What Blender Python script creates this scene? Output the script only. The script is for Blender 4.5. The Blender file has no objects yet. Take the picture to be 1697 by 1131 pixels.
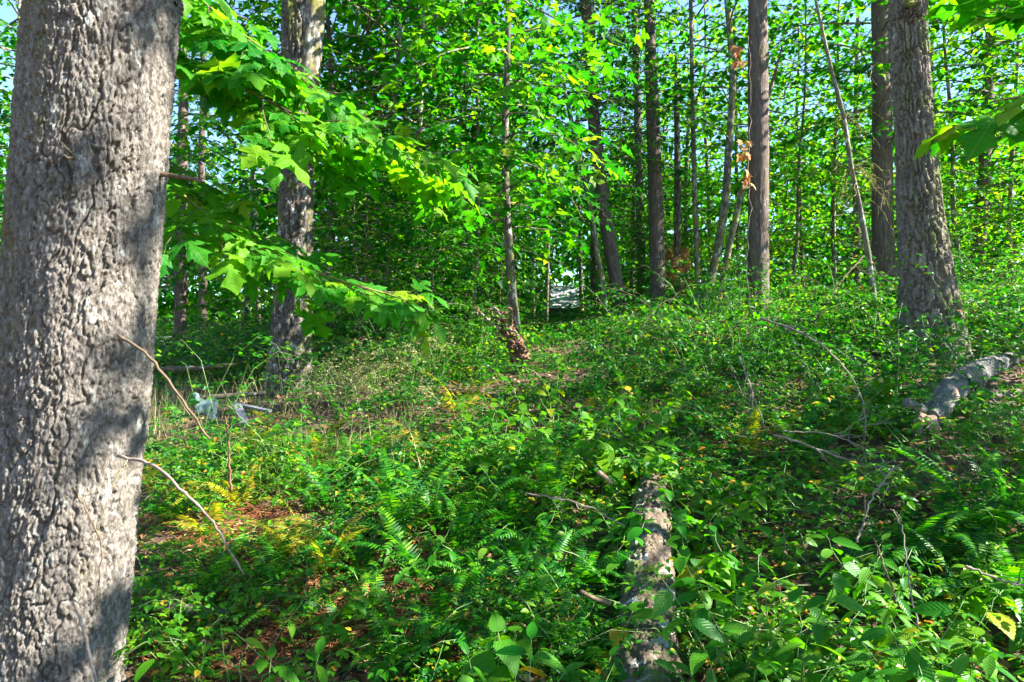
import bpy, math, numpy as np
from mathutils import Matrix, Vector

# ------------------------------------------------------------------ camera, sky, sun, exposure
scene = bpy.context.scene
COL = scene.collection
F = 1131.0                     # focal length in photograph pixels (24 mm on a 36 mm frame, 1697 px wide)
CAMZ = 1.6
cam_d = bpy.data.cameras.new('camera'); cam = bpy.data.objects.new('camera', cam_d); COL.objects.link(cam)
cam_d.sensor_width = 36.0; cam_d.lens = 24.0; cam_d.clip_start = 0.05; cam_d.clip_end = 3000
cam.location = (0, 0, CAMZ); cam.rotation_euler = (math.radians(90), 0, 0)
scene.camera = cam

SUN_EL = math.radians(38)
SUN_AZ = math.atan2(1.0, -0.08)            # clockwise from +Y: from the right
TO_SUN = Vector((math.sin(SUN_AZ)*math.cos(SUN_EL), math.cos(SUN_AZ)*math.cos(SUN_EL), math.sin(SUN_EL)))
world = bpy.data.worlds.new('World'); scene.world = world; world.use_nodes = True
wn = world.node_tree.nodes; wl = world.node_tree.links
sky = wn.new('ShaderNodeTexSky'); sky.sky_type = 'NISHITA'; sky.sun_disc = False
sky.sun_elevation = SUN_EL; sky.sun_rotation = SUN_AZ; sky.air_density = 1.0; sky.dust_density = 0.1; sky.ozone_density = 5.0
wl.new(sky.outputs[0], wn['Background'].inputs[0]); wn['Background'].inputs[1].default_value = 0.078
sun_d = bpy.data.lights.new('sun', 'SUN'); sun_d.energy = 5.0; sun_d.angle = math.radians(0.53); sun_d.color = (1.0, 0.95, 0.87)
sun = bpy.data.objects.new('sun', sun_d); COL.objects.link(sun); sun.location = (20, 5, 30)
sun.rotation_euler = (-TO_SUN).to_track_quat('-Z', 'Y').to_euler()
vs = scene.view_settings
vs.view_transform = 'Standard'; vs.look = 'None'; vs.exposure = 2.6; vs.gamma = 1.0; vs.use_curve_mapping = False
cy = scene.cycles
cy.max_bounces = 4; cy.diffuse_bounces = 3; cy.glossy_bounces = 1; cy.transmission_bounces = 2; cy.transparent_max_bounces = 2
cy.use_adaptive_sampling = True; cy.adaptive_threshold = 0.04
cy.use_denoising = True; cy.caustics_reflective = False; cy.caustics_refractive = False; cy.sample_clamp_indirect = 6

# ------------------------------------------------------------------ small helpers
def px(x, y, Y): return np.array([(x-848.5)/F*Y, Y, CAMZ-(y-565.5)/F*Y])
RNGP = np.random.default_rng(7)
PERM = np.concatenate([RNGP.permutation(256)]*3)
GRAD = RNGP.normal(size=(256, 3)); GRAD /= np.linalg.norm(GRAD, axis=1)[:, None]
def pnoise(p):
    p = np.asarray(p, float); i = np.floor(p).astype(np.int64); f = p-i; i &= 255
    u = f*f*f*(f*(f*6-15)+10); out = np.zeros(len(p))
    for dx in (0, 1):
        wx = u[:, 0] if dx else 1-u[:, 0]
        for dy in (0, 1):
            wy = u[:, 1] if dy else 1-u[:, 1]
            for dz in (0, 1):
                wz = u[:, 2] if dz else 1-u[:, 2]
                h = PERM[PERM[PERM[(i[:, 0]+dx) & 255]+((i[:, 1]+dy) & 255)]+((i[:, 2]+dz) & 255)]
                d = f-np.array([dx, dy, dz])
                out += wx*wy*wz*np.einsum('ij,ij->i', GRAD[h], d)
    return out*1.6
def noise2(x, y, s, seed=0.0):
    x = np.atleast_1d(np.asarray(x, float)); y = np.atleast_1d(np.asarray(y, float))
    return pnoise(np.stack([x*s+seed*13.7, y*s+seed*3.1, np.full_like(x, seed*5.3+.5)], 1))
def ground(x, y):
    x = np.asarray(x, float); y = np.asarray(y, float)
    yy = np.clip(y, -6, 90)
    h = 1.6+0.022*yy-2.1*np.exp(-yy/8.0)
    h = h+0.08*np.clip(x, -6, 9)*np.clip((yy)/5, 0, 1)
    dl = np.hypot((x-4.6)/1.2, (y-7.6)/1.2); h = h+0.16*np.exp(-dl**2)     # mound round the furrowed fir
    sh = np.shape(h)
    b = noise2(np.ravel(x*np.ones(sh)), np.ravel(y*np.ones(sh)), 0.55, 1)*0.10+noise2(np.ravel(x*np.ones(sh)), np.ravel(y*np.ones(sh)), 1.7, 2)*0.035
    return h+b.reshape(sh) if sh else float(h+b[0])
def hit(x, y, lift=0.0):
    """where the sight line through photo pixel (x, y) meets the ground"""
    for Y in np.arange(1.6, 40, 0.03):
        p = px(x, y, Y)
        if p[2] <= ground(p[0], p[1])+lift: return p
    return px(x, y, 30)

class MB:
    def __init__(s): s.V = []; s.T = []; s.U = []; s.n = 0
    def add(s, V, T, U=None):
        V = np.asarray(V, float); T = np.asarray(T, np.int64)
        s.V.append(V); s.T.append(T+s.n); s.U.append(np.zeros((len(V), 2)) if U is None else U); s.n += len(V); return s
    def mesh(s, name, mat, smooth=True):
        me = bpy.data.meshes.new(name)
        V = np.concatenate(s.V).astype(np.float32); T = np.concatenate(s.T).astype(np.int32); U = np.concatenate(s.U).astype(np.float32)
        me.vertices.add(len(V)); me.vertices.foreach_set('co', V.ravel())
        me.loops.add(len(T)*3); me.loops.foreach_set('vertex_index', T.ravel())
        me.polygons.add(len(T)); me.polygons.foreach_set('loop_start', np.arange(0, len(T)*3, 3, dtype=np.int32))
        try: me.polygons.foreach_set('loop_total', np.full(len(T), 3, dtype=np.int32))
        except Exception: pass
        me.polygons.foreach_set('use_smooth', np.full(len(T), smooth))
        uv = me.uv_layers.new(name='uv'); uv.data.foreach_set('uv', U[T.ravel()].ravel())
        me.update(calc_edges=True); me.materials.append(mat)
        return me
def link(name, data, parent=None, mat4=None):
    o = bpy.data.objects.new(name, data); COL.objects.link(o)
    if parent is not None: o.parent = parent
    if mat4 is not None: o.matrix_basis = mat4
    return o
def tag(o, label=None, cat=None, group=None, kind=None):
    if label: o['label'] = label
    if cat: o['category'] = cat
    if group: o['group'] = group
    if kind: o['kind'] = kind
    return o
def empty(name, loc, rz=0.0, sc=1.0):
    o = bpy.data.objects.new(name, None); COL.objects.link(o); o.empty_display_size = 0.1
    o.location = tuple(float(v) for v in loc); o.rotation_euler = (0, 0, rz); o.scale = (sc, sc, sc); return o
def unit(v): v = np.asarray(v, float); return v/(np.linalg.norm(v, axis=-1, keepdims=True)+1e-9)
def m4(pos, fwd, nrm, s=1.0):
    f = unit(fwd); n = np.asarray(nrm, float); n = unit(n-f*np.dot(n, f)); r = np.cross(f, n)
    M = Matrix.Identity(4)
    for k in range(3): M[k][0] = r[k]*s; M[k][1] = f[k]*s; M[k][2] = n[k]*s; M[k][3] = pos[k]
    return M
def spread(tmpl, P, Fw, N, S):
    """many copies of a small template as one vertex/triangle set"""
    V, T, U = tmpl; Fw = unit(Fw); N = unit(N-Fw*np.sum(N*Fw, 1)[:, None]); R = np.cross(Fw, N)
    S = np.broadcast_to(np.asarray(S, float), (len(P),))[:, None, None]
    W = P[:, None, :]+S*(V[None, :, 0:1]*R[:, None, :]+V[None, :, 1:2]*Fw[:, None, :]+V[None, :, 2:3]*N[:, None, :])
    TT = T[None]+(np.arange(len(P))*len(V))[:, None, None]
    return W.reshape(-1, 3), TT.reshape(-1, 3), np.tile(U, (len(P), 1))
def frames(C):
    C = np.asarray(C, float); t = unit(np.gradient(C, axis=0)); a = np.zeros_like(t)
    ref = np.array([1., 0, 0]) if abs(t[0][0]) < .8 else np.array([0, 1., 0])
    for i in range(len(C)):
        ref = unit(ref-t[i]*np.dot(ref, t[i])); a[i] = ref
    return t, a, np.cross(t, a)
def tube(C, r, n=5, cap=True):
    C = np.asarray(C, float); r = np.broadcast_to(np.asarray(r, float), (len(C),)); t, a, b = frames(C)
    th = np.arange(n)*2*np.pi/n
    V = C[:, None]+r[:, None, None]*(np.cos(th)[None, :, None]*a[:, None]+np.sin(th)[None, :, None]*b[:, None])
    V = V.reshape(-1, 3); m = len(C)
    i = np.arange(m-1)[:, None]*n; j = np.arange(n)[None]; k = (j+1) % n
    A = (i+j).ravel(); B = (i+k).ravel(); Cc = (i+n+k).ravel(); D = (i+n+j).ravel()
    T = np.concatenate([np.stack([A, B, Cc], 1), np.stack([A, Cc, D], 1)])
    U = np.stack([np.tile(j.ravel()/n, m), np.repeat(np.arange(m)/max(m-1, 1), n)], 1)
    if cap:
        V = np.concatenate([V, C[:1], C[-1:]]); q = m*n
        U = np.concatenate([U, [[0, 0], [0, 1]]])
        jj = j.ravel(); kk = k.ravel()
        T = np.concatenate([T, np.stack([np.full(n, q), kk, jj], 1), np.stack([np.full(n, q+1), (m-1)*n+jj, (m-1)*n+kk], 1)])
    return V, T, U
def smooth_path(P, n):
    P = np.asarray(P, float); d = np.concatenate([[0], np.cumsum(np.linalg.norm(np.diff(P[:, :3], axis=0), axis=1))])
    Q = np.concatenate([2*P[:1]-P[1:2], P, 2*P[-1:]-P[-2:-1]]); s = np.linspace(0, d[-1], n) if isinstance(n, int) else np.concatenate([np.linspace(0, n[0], n[1], endpoint=False), np.linspace(n[0], d[-1], n[2])]); out = []
    for v in s:
        i = min(max(np.searchsorted(d, v, side='right')-1, 0), len(P)-2); u = (v-d[i])/max(d[i+1]-d[i], 1e-9)
        p0, p1, p2, p3 = Q[i], Q[i+1], Q[i+2], Q[i+3]
        out.append(.5*((2*p1)+(p2-p0)*u+(2*p0-5*p1+4*p2-p3)*u*u+(3*p1-p0-3*p2+p3)*u**3))
    return np.array(out), s
def ridge(n, w): return np.exp(-(n/w)**2)
CUR = [None, None]
def voro(u, v, per, seed=0):
    """F1 and F2-F1 of a jittered 2-D cell grid, periodic in u"""
    iu = np.floor(u).astype(np.int64); iv = np.floor(v).astype(np.int64); d1 = np.full(len(u), 9.); d2 = d1.copy(); cid = np.zeros(len(u))
    for a in (-1, 0, 1):
        for b in (-1, 0, 1):
            cu = (iu+a) % per; h = PERM[(PERM[(cu+seed*17) & 255]+(iv+b)) & 255]; h2 = PERM[h+57]
            d = np.hypot(iu+a+.5+(h/255.-.5)*.9-u, iv+b+.5+(h2/255.-.5)*.9-v); m = d < d1
            d2 = np.where(m, d1, np.minimum(d2, d)); cid = np.where(m, h2/255., cid); d1 = np.where(m, d, d1)
    return d1, d2-d1, cid
def sstep(x, a, b): t = np.clip((x-a)/(b-a), 0, 1); return t*t*(3-2*t)
def plates(q, cu, cv, warp, seed):
    TH, RR = CUR; per = max(6, int(round(2*np.pi*RR.mean()/cu))); u = (TH/(2*np.pi)+.5)*per
    w1 = pnoise(q*np.array([1., 1., .5])*6+seed); w2 = pnoise(q*np.array([1., 1., .6])*17+seed+5); w3 = pnoise(q*np.array([1., 1., .6])*45+seed+8)
    u = u+(w1*.55+w2*.38+w3*.22)*warp; v = q[:, 2]/cv+(w1*.4-w2*.35+w3*.2)*warp
    u = np.mod(u, per)
    return voro(u, v, per, seed)
def bark_plates(q):
    f1, e1, c1 = plates(q, .070, .42, 1.2, 1); f2, e2, c2 = plates(q, .017, .034, 1.0, 2); f3, e3, c3 = plates(q, .0080, .012, 1.0, 3)
    n = pnoise(q*np.array([2.5, 2.5, 1.2])); g = .55+.45*np.clip(n*2+.3, 0, 1); n3 = pnoise(q*np.array([70., 70., 50.])); n4 = pnoise(q*np.array([150., 150., 120.]))
    h = -np.clip(1-e1/.13, 0, 1)*.022*g-np.clip(1-e2/.26, 0, 1)*.0065*g+(c1-.5)*.010+(c2-.5)*.0055-np.clip(1-e3/.35, 0, 1)*.0030*g+(c3-.5)*.0045+n3*.0030+n4*.0026
    return h
def bark_plates_old(q):
    w = pnoise(q*np.array([3.5, 3.5, 1.6]))*0.10
    qq = q+np.stack([w, -w, w*.7], 1)
    n1 = pnoise(qq*np.array([8., 8., 1.7])+3); n1b = pnoise(qq*np.array([15., 15., 4.5])+9)
    n2 = pnoise(qq*np.array([34., 34., 15.])); n3 = pnoise(q*np.array([60., 60., 42.])+4); n4 = pnoise(q*np.array([120., 120., 90.]))
    gate = np.clip(pnoise(q*np.array([5., 5., 2.5])+21)*1.6+.55, 0, 1)
    return -ridge(n1, .07)*.026*gate-ridge(n1b, .09)*.014+(.5-np.abs(n2))*.010-ridge(n3, .12)*.0045*gate+n3*.003+n4*.0018
def bark_furrow(q):
    f1, e1, c1 = plates(q, .058, .30, 1.1, 4); f2, e2, c2 = plates(q, .020, .06, .9, 5); n3 = pnoise(q*np.array([60., 60., 22.]))
    return -(1-sstep(e1, .0, .36))*.050-(1-sstep(e2, 0, .30))*.009+(c1-.5)*.012+(c2-.5)*.006+n3*.003
def bark_furrow_old(q):
    w = pnoise(q*np.array([5., 5., 2.0]))*0.10
    qq = q+np.stack([w, w*.6, w*.0], 1)
    n1 = pnoise(qq*np.array([10., 10., 1.7])); n2 = pnoise(qq*np.array([19., 19., 4.2])+5); n3 = pnoise(q*np.array([55., 55., 14.]))
    return -ridge(n1, .13)*.032-ridge(n2, .10)*.013+n3*.004
def bark_fine(q):
    n1 = pnoise(q*np.array([16., 16., 2.6])); n2 = pnoise(q*np.array([34., 34., 7.])+5)
    return -ridge(n1, .16)*.010+n2*.004
def bark_smooth(q): return pnoise(q*np.array([9., 9., 5.]))*.004
def trunk_geo(P, n, rows, bark, flare=0.0, lobes=5, seed=0.0):
    """P: rows of x, y, z, radius"""
    D, s = smooth_path(P, rows); rows = len(s); C = D[:, :3]; r = np.maximum(D[:, 3], .004); t, a, b = frames(C)
    th = np.arange(n)*2*np.pi/n; TH, SS = np.meshgrid(th, s); RR = np.repeat(r[:, None], n, 1)
    q = np.stack([(RR*np.cos(TH)).ravel(), (RR*np.sin(TH)).ravel(), SS.ravel()], 1)+seed*7.31
    CUR[0] = TH.ravel()-np.pi; CUR[1] = RR.ravel()
    lo = pnoise(q*np.array([1.6, 1.6, .5]))*.07
    rad = RR.ravel()*(1+lo)
    if flare:
        e = np.exp(-np.maximum(SS.ravel()-.0, 0)/.32)*flare
        rad = rad*(1+e*(.55+.45*np.cos(TH.ravel()*lobes+seed+np.sin(TH.ravel()*2+seed))))
    fade = np.minimum(1, RR.ravel()/.05)
    rad = rad+bark(q)*fade
    V = C[:, None]+rad.reshape(rows, n)[:, :, None]*(np.cos(th)[None, :, None]*a[:, None]+np.sin(th)[None, :, None]*b[:, None])
    V = V.reshape(-1, 3)
    i = np.arange(rows-1)[:, None]*n; j = np.arange(n)[None]; k = (j+1) % n
    A = (i+j).ravel(); B = (i+k).ravel(); Cc = (i+n+k).ravel(); Dd = (i+n+j).ravel()
    T = np.concatenate([np.stack([A, B, Cc], 1), np.stack([A, Cc, Dd], 1)])
    m = len(V); V = np.concatenate([V, C[:1], C[-1:]]); jj = j.ravel(); kk = k.ravel()
    T = np.concatenate([T, np.stack([np.full(n, m), kk, jj], 1), np.stack([np.full(n, m+1), (rows-1)*n+jj, (rows-1)*n+kk], 1)])
    return V, T

# ------------------------------------------------------------------ materials
def nt(name):
    m = bpy.data.materials.new(name); m.use_nodes = True
    N = m.node_tree.nodes; L = m.node_tree.links; return m, N, L, N['Principled BSDF'], N['Material Output']
def ramp(N, stops):
    r = N.new('ShaderNodeValToRGB'); e = r.color_ramp.elements
    while len(e) < len(stops): e.new(0.5)
    for k, (p, c) in enumerate(stops): e[k].position = p; e[k].color = (*c, 1)
    return r
def math_n(N, L, op, a, b=None):
    n = N.new('ShaderNodeMath'); n.operation = op
    for k, v in enumerate((a, b)):
        if v is None: continue
        if isinstance(v, (int, float)): n.inputs[k].default_value = v
        else: L.new(v, n.inputs[k])
    return n.outputs[0]
def leaf_mat(name, stops, trans=0.45, rough=0.42, veins=False, palm=False, tint=(1.75, 1.9, .32), spec=.35):
    spec *= .5; rough += .06
    m, N, L, P, O = nt(name)
    g = N.new('ShaderNodeNewGeometry'); oi = N.new('ShaderNodeObjectInfo')
    rnd = math_n(N, L, 'FRACT', math_n(N, L, 'ADD', g.outputs['Random Per Island'], oi.outputs['Random']))
    rp = ramp(N, stops); L.new(rnd, rp.inputs[0]); col = rp.outputs[0]
    nz = N.new('ShaderNodeTexNoise'); nz.inputs['Scale'].default_value = 1.1; nz.inputs['Detail'].default_value = 2
    L.new(g.outputs['Position'], nz.inputs['Vector'])
    hs = N.new('ShaderNodeHueSaturation'); L.new(col, hs.inputs['Color'])
    L.new(math_n(N, L, 'ADD', math_n(N, L, 'MULTIPLY', nz.outputs[0], -.07), .535), hs.inputs['Hue'])
    L.new(math_n(N, L, 'ADD', math_n(N, L, 'MULTIPLY', nz.outputs[0], .7), .65), hs.inputs['Value'])
    col = hs.outputs[0]
    if veins:
        uv = N.new('ShaderNodeUVMap'); sp = N.new('ShaderNodeSeparateXYZ'); L.new(uv.outputs[0], sp.inputs[0])
        ax = math_n(N, L, 'ABSOLUTE', math_n(N, L, 'SUBTRACT', sp.outputs[0], .5))
        ph = math_n(N, L, 'FRACT', math_n(N, L, 'SUBTRACT', math_n(N, L, 'MULTIPLY', sp.outputs[1], 8.0), math_n(N, L, 'MULTIPLY', ax, 9.0)))
        v1 = math_n(N, L, 'ABSOLUTE', math_n(N, L, 'SUBTRACT', ph, .5))
        mask = math_n(N, L, 'LESS_THAN', v1, .075)
        mid = math_n(N, L, 'LESS_THAN', ax, .014)
        mk = math_n(N, L, 'MAXIMUM', mask, mid)
        mx = N.new('ShaderNodeMixRGB'); mx.blend_type = 'MULTIPLY'; L.new(math_n(N, L, 'MULTIPLY', mk, .55), mx.inputs[0])
        L.new(col, mx.inputs[1]); mx.inputs[2].default_value = (.45, .55, .4, 1); col = mx.outputs[0]
        bp = N.new('ShaderNodeBump'); bp.inputs['Strength'].default_value = .5; bp.inputs['Distance'].default_value = .004
        L.new(v1, bp.inputs['Height']); L.new(bp.outputs[0], P.inputs['Normal'])
    if palm:
        uv = N.new('ShaderNodeUVMap'); sp = N.new('ShaderNodeSeparateXYZ'); L.new(uv.outputs[0], sp.inputs[0])
        ax = math_n(N, L, 'ABSOLUTE', math_n(N, L, 'MULTIPLY', math_n(N, L, 'SUBTRACT', sp.outputs[0], .5), 2.)); an = math_n(N, L, 'ARCTAN2', ax, sp.outputs[1])
        rr = math_n(N, L, 'SQRT', math_n(N, L, 'ADD', math_n(N, L, 'MULTIPLY', ax, ax), math_n(N, L, 'MULTIPLY', sp.outputs[1], sp.outputs[1])))
        mk = None
        for a in (0., 1.02, 1.62):
            v = math_n(N, L, 'LESS_THAN', math_n(N, L, 'MULTIPLY', math_n(N, L, 'ABSOLUTE', math_n(N, L, 'SUBTRACT', an, a)), rr), .010); mk = v if mk is None else math_n(N, L, 'MAXIMUM', mk, v)
        sv = math_n(N, L, 'LESS_THAN', math_n(N, L, 'ABSOLUTE', math_n(N, L, 'SUBTRACT', math_n(N, L, 'FRACT', math_n(N, L, 'ADD', math_n(N, L, 'MULTIPLY', rr, 9.), math_n(N, L, 'MULTIPLY', math_n(N, L, 'ABSOLUTE', math_n(N, L, 'SUBTRACT', an, .5)), 3.))), .5)), .06)
        mk = math_n(N, L, 'MAXIMUM', mk, math_n(N, L, 'MULTIPLY', sv, .45))
        mx = N.new('ShaderNodeMixRGB'); mx.blend_type = 'MIX'; L.new(math_n(N, L, 'MULTIPLY', mk, .55), mx.inputs[0]); L.new(col, mx.inputs[1]); mx.inputs[2].default_value = (.16, .24, .05, 1); col = mx.outputs[0]
        bz = N.new('ShaderNodeTexNoise'); bz.inputs['Scale'].default_value = 9; L.new(uv.outputs[0], bz.inputs['Vector'])
        bp = N.new('ShaderNodeBump'); bp.inputs['Strength'].default_value = .6; bp.inputs['Distance'].default_value = .012; L.new(bz.outputs[0], bp.inputs['Height']); L.new(bp.outputs[0], P.inputs['Normal'])
    L.new(col, P.inputs['Base Color']); P.inputs['Roughness'].default_value = rough; P.inputs['Specular IOR Level'].default_value = spec
    tm = N.new('ShaderNodeMixRGB'); tm.blend_type = 'MULTIPLY'; tm.inputs[0].default_value = 1; L.new(col, tm.inputs[1]); tm.inputs[2].default_value = (*tint, 1)
    tr = N.new('ShaderNodeBsdfTranslucent'); L.new(tm.outputs[0], tr.inputs[0])
    mix = N.new('ShaderNodeMixShader'); mix.inputs[0].default_value = trans
    L.new(P.outputs[0], mix.inputs[1]); L.new(tr.outputs[0], mix.inputs[2]); L.new(mix.outputs[0], O.inputs[0])
    return m
def bark_mat(name, stops, sc=(9, 9, 2.4), moss=None, moss_amt=0.0, lichen=0.0, bump=.6, dist=.012, rough=.9, fine=5.0, moss_side=None, hi=.0):
    m, N, L, P, O = nt(name)
    tc = N.new('ShaderNodeTexCoord'); mp = N.new('ShaderNodeMapping'); mp.inputs['Scale'].default_value = sc; L.new(tc.outputs['Object'], mp.inputs[0])
    n1 = N.new('ShaderNodeTexNoise'); n1.inputs['Scale'].default_value = 1.6; n1.inputs['Detail'].default_value = 7; n1.inputs['Roughness'].default_value = .68; n1.inputs['Distortion'].default_value = .6
    L.new(mp.outputs[0], n1.inputs['Vector'])
    n2 = N.new('ShaderNodeTexNoise'); n2.inputs['Scale'].default_value = fine; n2.inputs['Detail'].default_value = 5; L.new(mp.outputs[0], n2.inputs['Vector'])
    rp = ramp(N, stops); L.new(n1.outputs[0], rp.inputs[0]); col = rp.outputs[0]
    def layer(col, scale, lo, hi_, c, seed):
        nn = N.new('ShaderNodeTexNoise'); nn.inputs['Scale'].default_value = scale; nn.inputs['Detail'].default_value = 6; nn.inputs['Roughness'].default_value = .7
        m2 = N.new('ShaderNodeMapping'); m2.inputs['Location'].default_value = (seed, seed*2, 0); m2.inputs['Scale'].default_value = (1, 1, .5); L.new(tc.outputs['Object'], m2.inputs[0]); L.new(m2.outputs[0], nn.inputs['Vector'])
        v = nn.outputs[0]
        if moss_side and c is moss:
            g = N.new('ShaderNodeNewGeometry'); dp = N.new('ShaderNodeVectorMath'); dp.operation = 'DOT_PRODUCT'; L.new(g.outputs['Normal'], dp.inputs[0]); dp.inputs[1].default_value = moss_side
            v = math_n(N, L, 'ADD', v, math_n(N, L, 'MULTIPLY', dp.outputs['Value'], .22))
        mr = N.new('ShaderNodeMapRange'); mr.inputs[1].default_value = lo; mr.inputs[2].default_value = hi_; L.new(v, mr.inputs[0])
        mx = N.new('ShaderNodeMixRGB'); L.new(mr.outputs[0], mx.inputs[0]); L.new(col, mx.inputs[1]); mx.inputs[2].default_value = (*c, 1); return mx.outputs[0]
    if lichen: col = layer(col, 14, .62-lichen*.2, .70-lichen*.2, (.34, .34, .30), 4.0)
    if moss: col = layer(col, 5, .66-moss_amt*.3, .80-moss_amt*.3, moss, 9.0)
    L.new(col, P.inputs['Base Color']); P.inputs['Roughness'].default_value = rough; P.inputs['Specular IOR Level'].default_value = .2
    h = math_n(N, L, 'ADD', n1.outputs[0], math_n(N, L, 'MULTIPLY', n2.outputs[0], .5))
    bp = N.new('ShaderNodeBump'); bp.inputs['Strength'].default_value = bump; bp.inputs['Distance'].default_value = dist; L.new(h, bp.inputs['Height']); L.new(bp.outputs[0], P.inputs['Normal'])
    return m
def plain(name, c, rough=.7, nsc=8., var=.35, bump=.3):
    m, N, L, P, O = nt(name)
    tc = N.new('ShaderNodeTexCoord'); nz = N.new('ShaderNodeTexNoise'); nz.inputs['Scale'].default_value = nsc; nz.inputs['Detail'].default_value = 6; L.new(tc.outputs['Object'], nz.inputs['Vector'])
    rp = ramp(N, [(.3, tuple(v*(1-var) for v in c)), (.7, tuple(min(1, v*(1+var)) for v in c))]); L.new(nz.outputs[0], rp.inputs[0]); L.new(rp.outputs[0], P.inputs['Base Color'])
    P.inputs['Roughness'].default_value = rough
    bp = N.new('ShaderNodeBump'); bp.inputs['Strength'].default_value = bump; bp.inputs['Distance'].default_value = .01; L.new(nz.outputs[0], bp.inputs['Height']); L.new(bp.outputs[0], P.inputs['Normal'])
    return m
G0, G1, G2, G3 = (.008, .070, .013), (.014, .122, .006), (.040, .185, .005), (.125, .275, .006)
YEL, ORA, BRN = (.42, .30, .02), (.40, .13, .02), (.15, .075, .03)
M = {}
M['maple'] = leaf_mat('maple_leaf', [(0, (.018, .155, .008)), (.5, (.045, .21, .008)), (.9, (.12, .285, .009)), (1, (.22, .29, .015))], trans=.55, spec=.3, palm=True)
M['maple_far'] = leaf_mat('maple_leaf_far', [(0, G0), (.45, G1), (.85, G2), (.985, G3), (1, (.22, .25, .02))], trans=.6, rough=.4, spec=.4)
M['alder'] = leaf_mat('alder_leaf', [(0, (.018, .135, .009)), (.4, (.045, .195, .008)), (.85, (.12, .27, .008)), (1, (.24, .28, .02))], trans=.62, rough=.42)
M['conifer'] = leaf_mat('conifer_needle', [(0, (.012, .045, .028)), (.6, (.03, .085, .045)), (1, (.07, .13, .045))], trans=.25, rough=.5)
M['bramble'] = leaf_mat('bramble_leaf', [(0, G0), (.45, G1), (.8, G2), (.98, G3), (1, ORA)], trans=.42, rough=.36, spec=.5)
M['creeper'] = leaf_mat('creeper_leaf', [(0, G1), (.5, G2), (.92, G3), (.97, YEL), (1, ORA)], trans=.42, rough=.36, spec=.5)
M['nettle'] = leaf_mat('nettle_leaf', [(0, G1), (.5, G2), (.93, (.075, .21, .014)), (1, (.16, .25, .02))], trans=.42, rough=.36, veins=True, spec=.45)
M['thimble'] = leaf_mat('broad_leaf', [(0, G2), (.5, (.075, .21, .012)), (.88, G3), (.96, YEL), (1, ORA)], trans=.5, rough=.42, veins=True)
M['fern'] = leaf_mat('fern_frond', [(0, G0), (.4, G1), (.75, G2), (1, G3)], trans=.4, rough=.4, spec=.45)
M['fern_yellow'] = leaf_mat('fern_frond_yellowing', [(0, (.14, .22, .015)), (.5, (.26, .26, .02)), (1, (.40, .27, .03))], trans=.45, rough=.5)
M['fern_dead'] = leaf_mat('fern_frond_dead', [(0, (.16, .06, .025)), (.5, (.26, .10, .04)), (1, (.36, .19, .08))], trans=.25, rough=.7, tint=(1.2, 1.0, .7))
M['litter'] = leaf_mat('litter_leaf', [(0, (.09, .045, .025)), (.4, (.20, .10, .045)), (.75, (.33, .17, .07)), (1, (.45, .34, .20))], trans=.15, rough=.75, tint=(1.2, 1, .7))
M['dry'] = leaf_mat('dry_leaf', [(0, (.28, .10, .03)), (.5, (.38, .18, .06)), (1, (.48, .34, .14))], trans=.3, rough=.7, tint=(1.3, 1, .6))
M['grass'] = leaf_mat('dry_grass', [(0, (.30, .27, .12)), (.5, (.42, .36, .20)), (1, (.18, .24, .05))], trans=.4, rough=.6, tint=(1.2, 1.1, .7))
M['stem'] = plain('green_stem', (.10, .18, .035), .5, 20)
M['twig'] = bark_mat('dead_twig', [(.3, (.10, .07, .05)), (.7, (.30, .24, .195))], sc=(20, 20, 20), bump=.5, dist=.004)
M['twig_brown'] = bark_mat('brown_twig', [(.3, (.07, .05, .03)), (.7, (.17, .12, .07))], sc=(14, 14, 14), bump=.5, dist=.004)
M['twig_moss'] = bark_mat('mossy_branch', [(.3, (.07, .055, .035)), (.7, (.20, .15, .09))], sc=(14, 14, 14), moss=(.20, .21, .03), moss_amt=.75, bump=.9, dist=.01)
M['bark_grey'] = bark_mat('grey_plated_bark', [(.28, (.038, .031, .023)), (.42, (.094, .080, .064)), (.55, (.165, .146, .123)), (.68, (.26, .235, .205)), (.80, (.42, .39, .35))], sc=(34, 34, 19), moss=(.12, .105, .04), moss_amt=.52, lichen=.12, bump=1.0, dist=.009, fine=4.0, moss_side=(-.9, .1, 0))
M['bark_furrow'] = bark_mat('furrowed_fir_bark', [(.25, (.065, .05, .038)), (.5, (.15, .122, .10)), (.75, (.26, .22, .19))], sc=(12, 12, 3), moss=(.10, .12, .035), moss_amt=.25, lichen=.1, bump=.8, dist=.012, moss_side=(.7, -.5, 0))
M['bark_fir'] = bark_mat('fir_bark', [(.25, (.055, .040, .030)), (.5, (.125, .092, .073)), (.75, (.23, .18, .15))], sc=(16, 16, 2.4), moss=(.14, .15, .04), moss_amt=.25, lichen=.10, bump=1.0, dist=.035)
M['bark_maple'] = bark_mat('maple_bark', [(.28, (.025, .02, .014)), (.5, (.07, .058, .044)), (.75, (.19, .165, .135))], sc=(14, 14, 3.2), moss=(.13, .145, .03), moss_amt=.45, lichen=.3, bump=1.0, dist=.015)
M['bark_alder'] = bark_mat('alder_bark', [(.25, (.042, .035, .024)), (.5, (.092, .078, .056)), (.75, (.19, .17, .13))], sc=(7, 7, 6), moss=(.18, .17, .03), moss_amt=.55, lichen=.5, bump=.5, dist=.008)
M['bark_pale'] = bark_mat('pale_snag_bark', [(.25, (.06, .055, .035)), (.6, (.135, .125, .09)), (.8, (.24, .225, .18))], sc=(9, 9, 4), moss=(.26, .22, .03), moss_amt=.4, lichen=.5, bump=.5, dist=.006)
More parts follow.
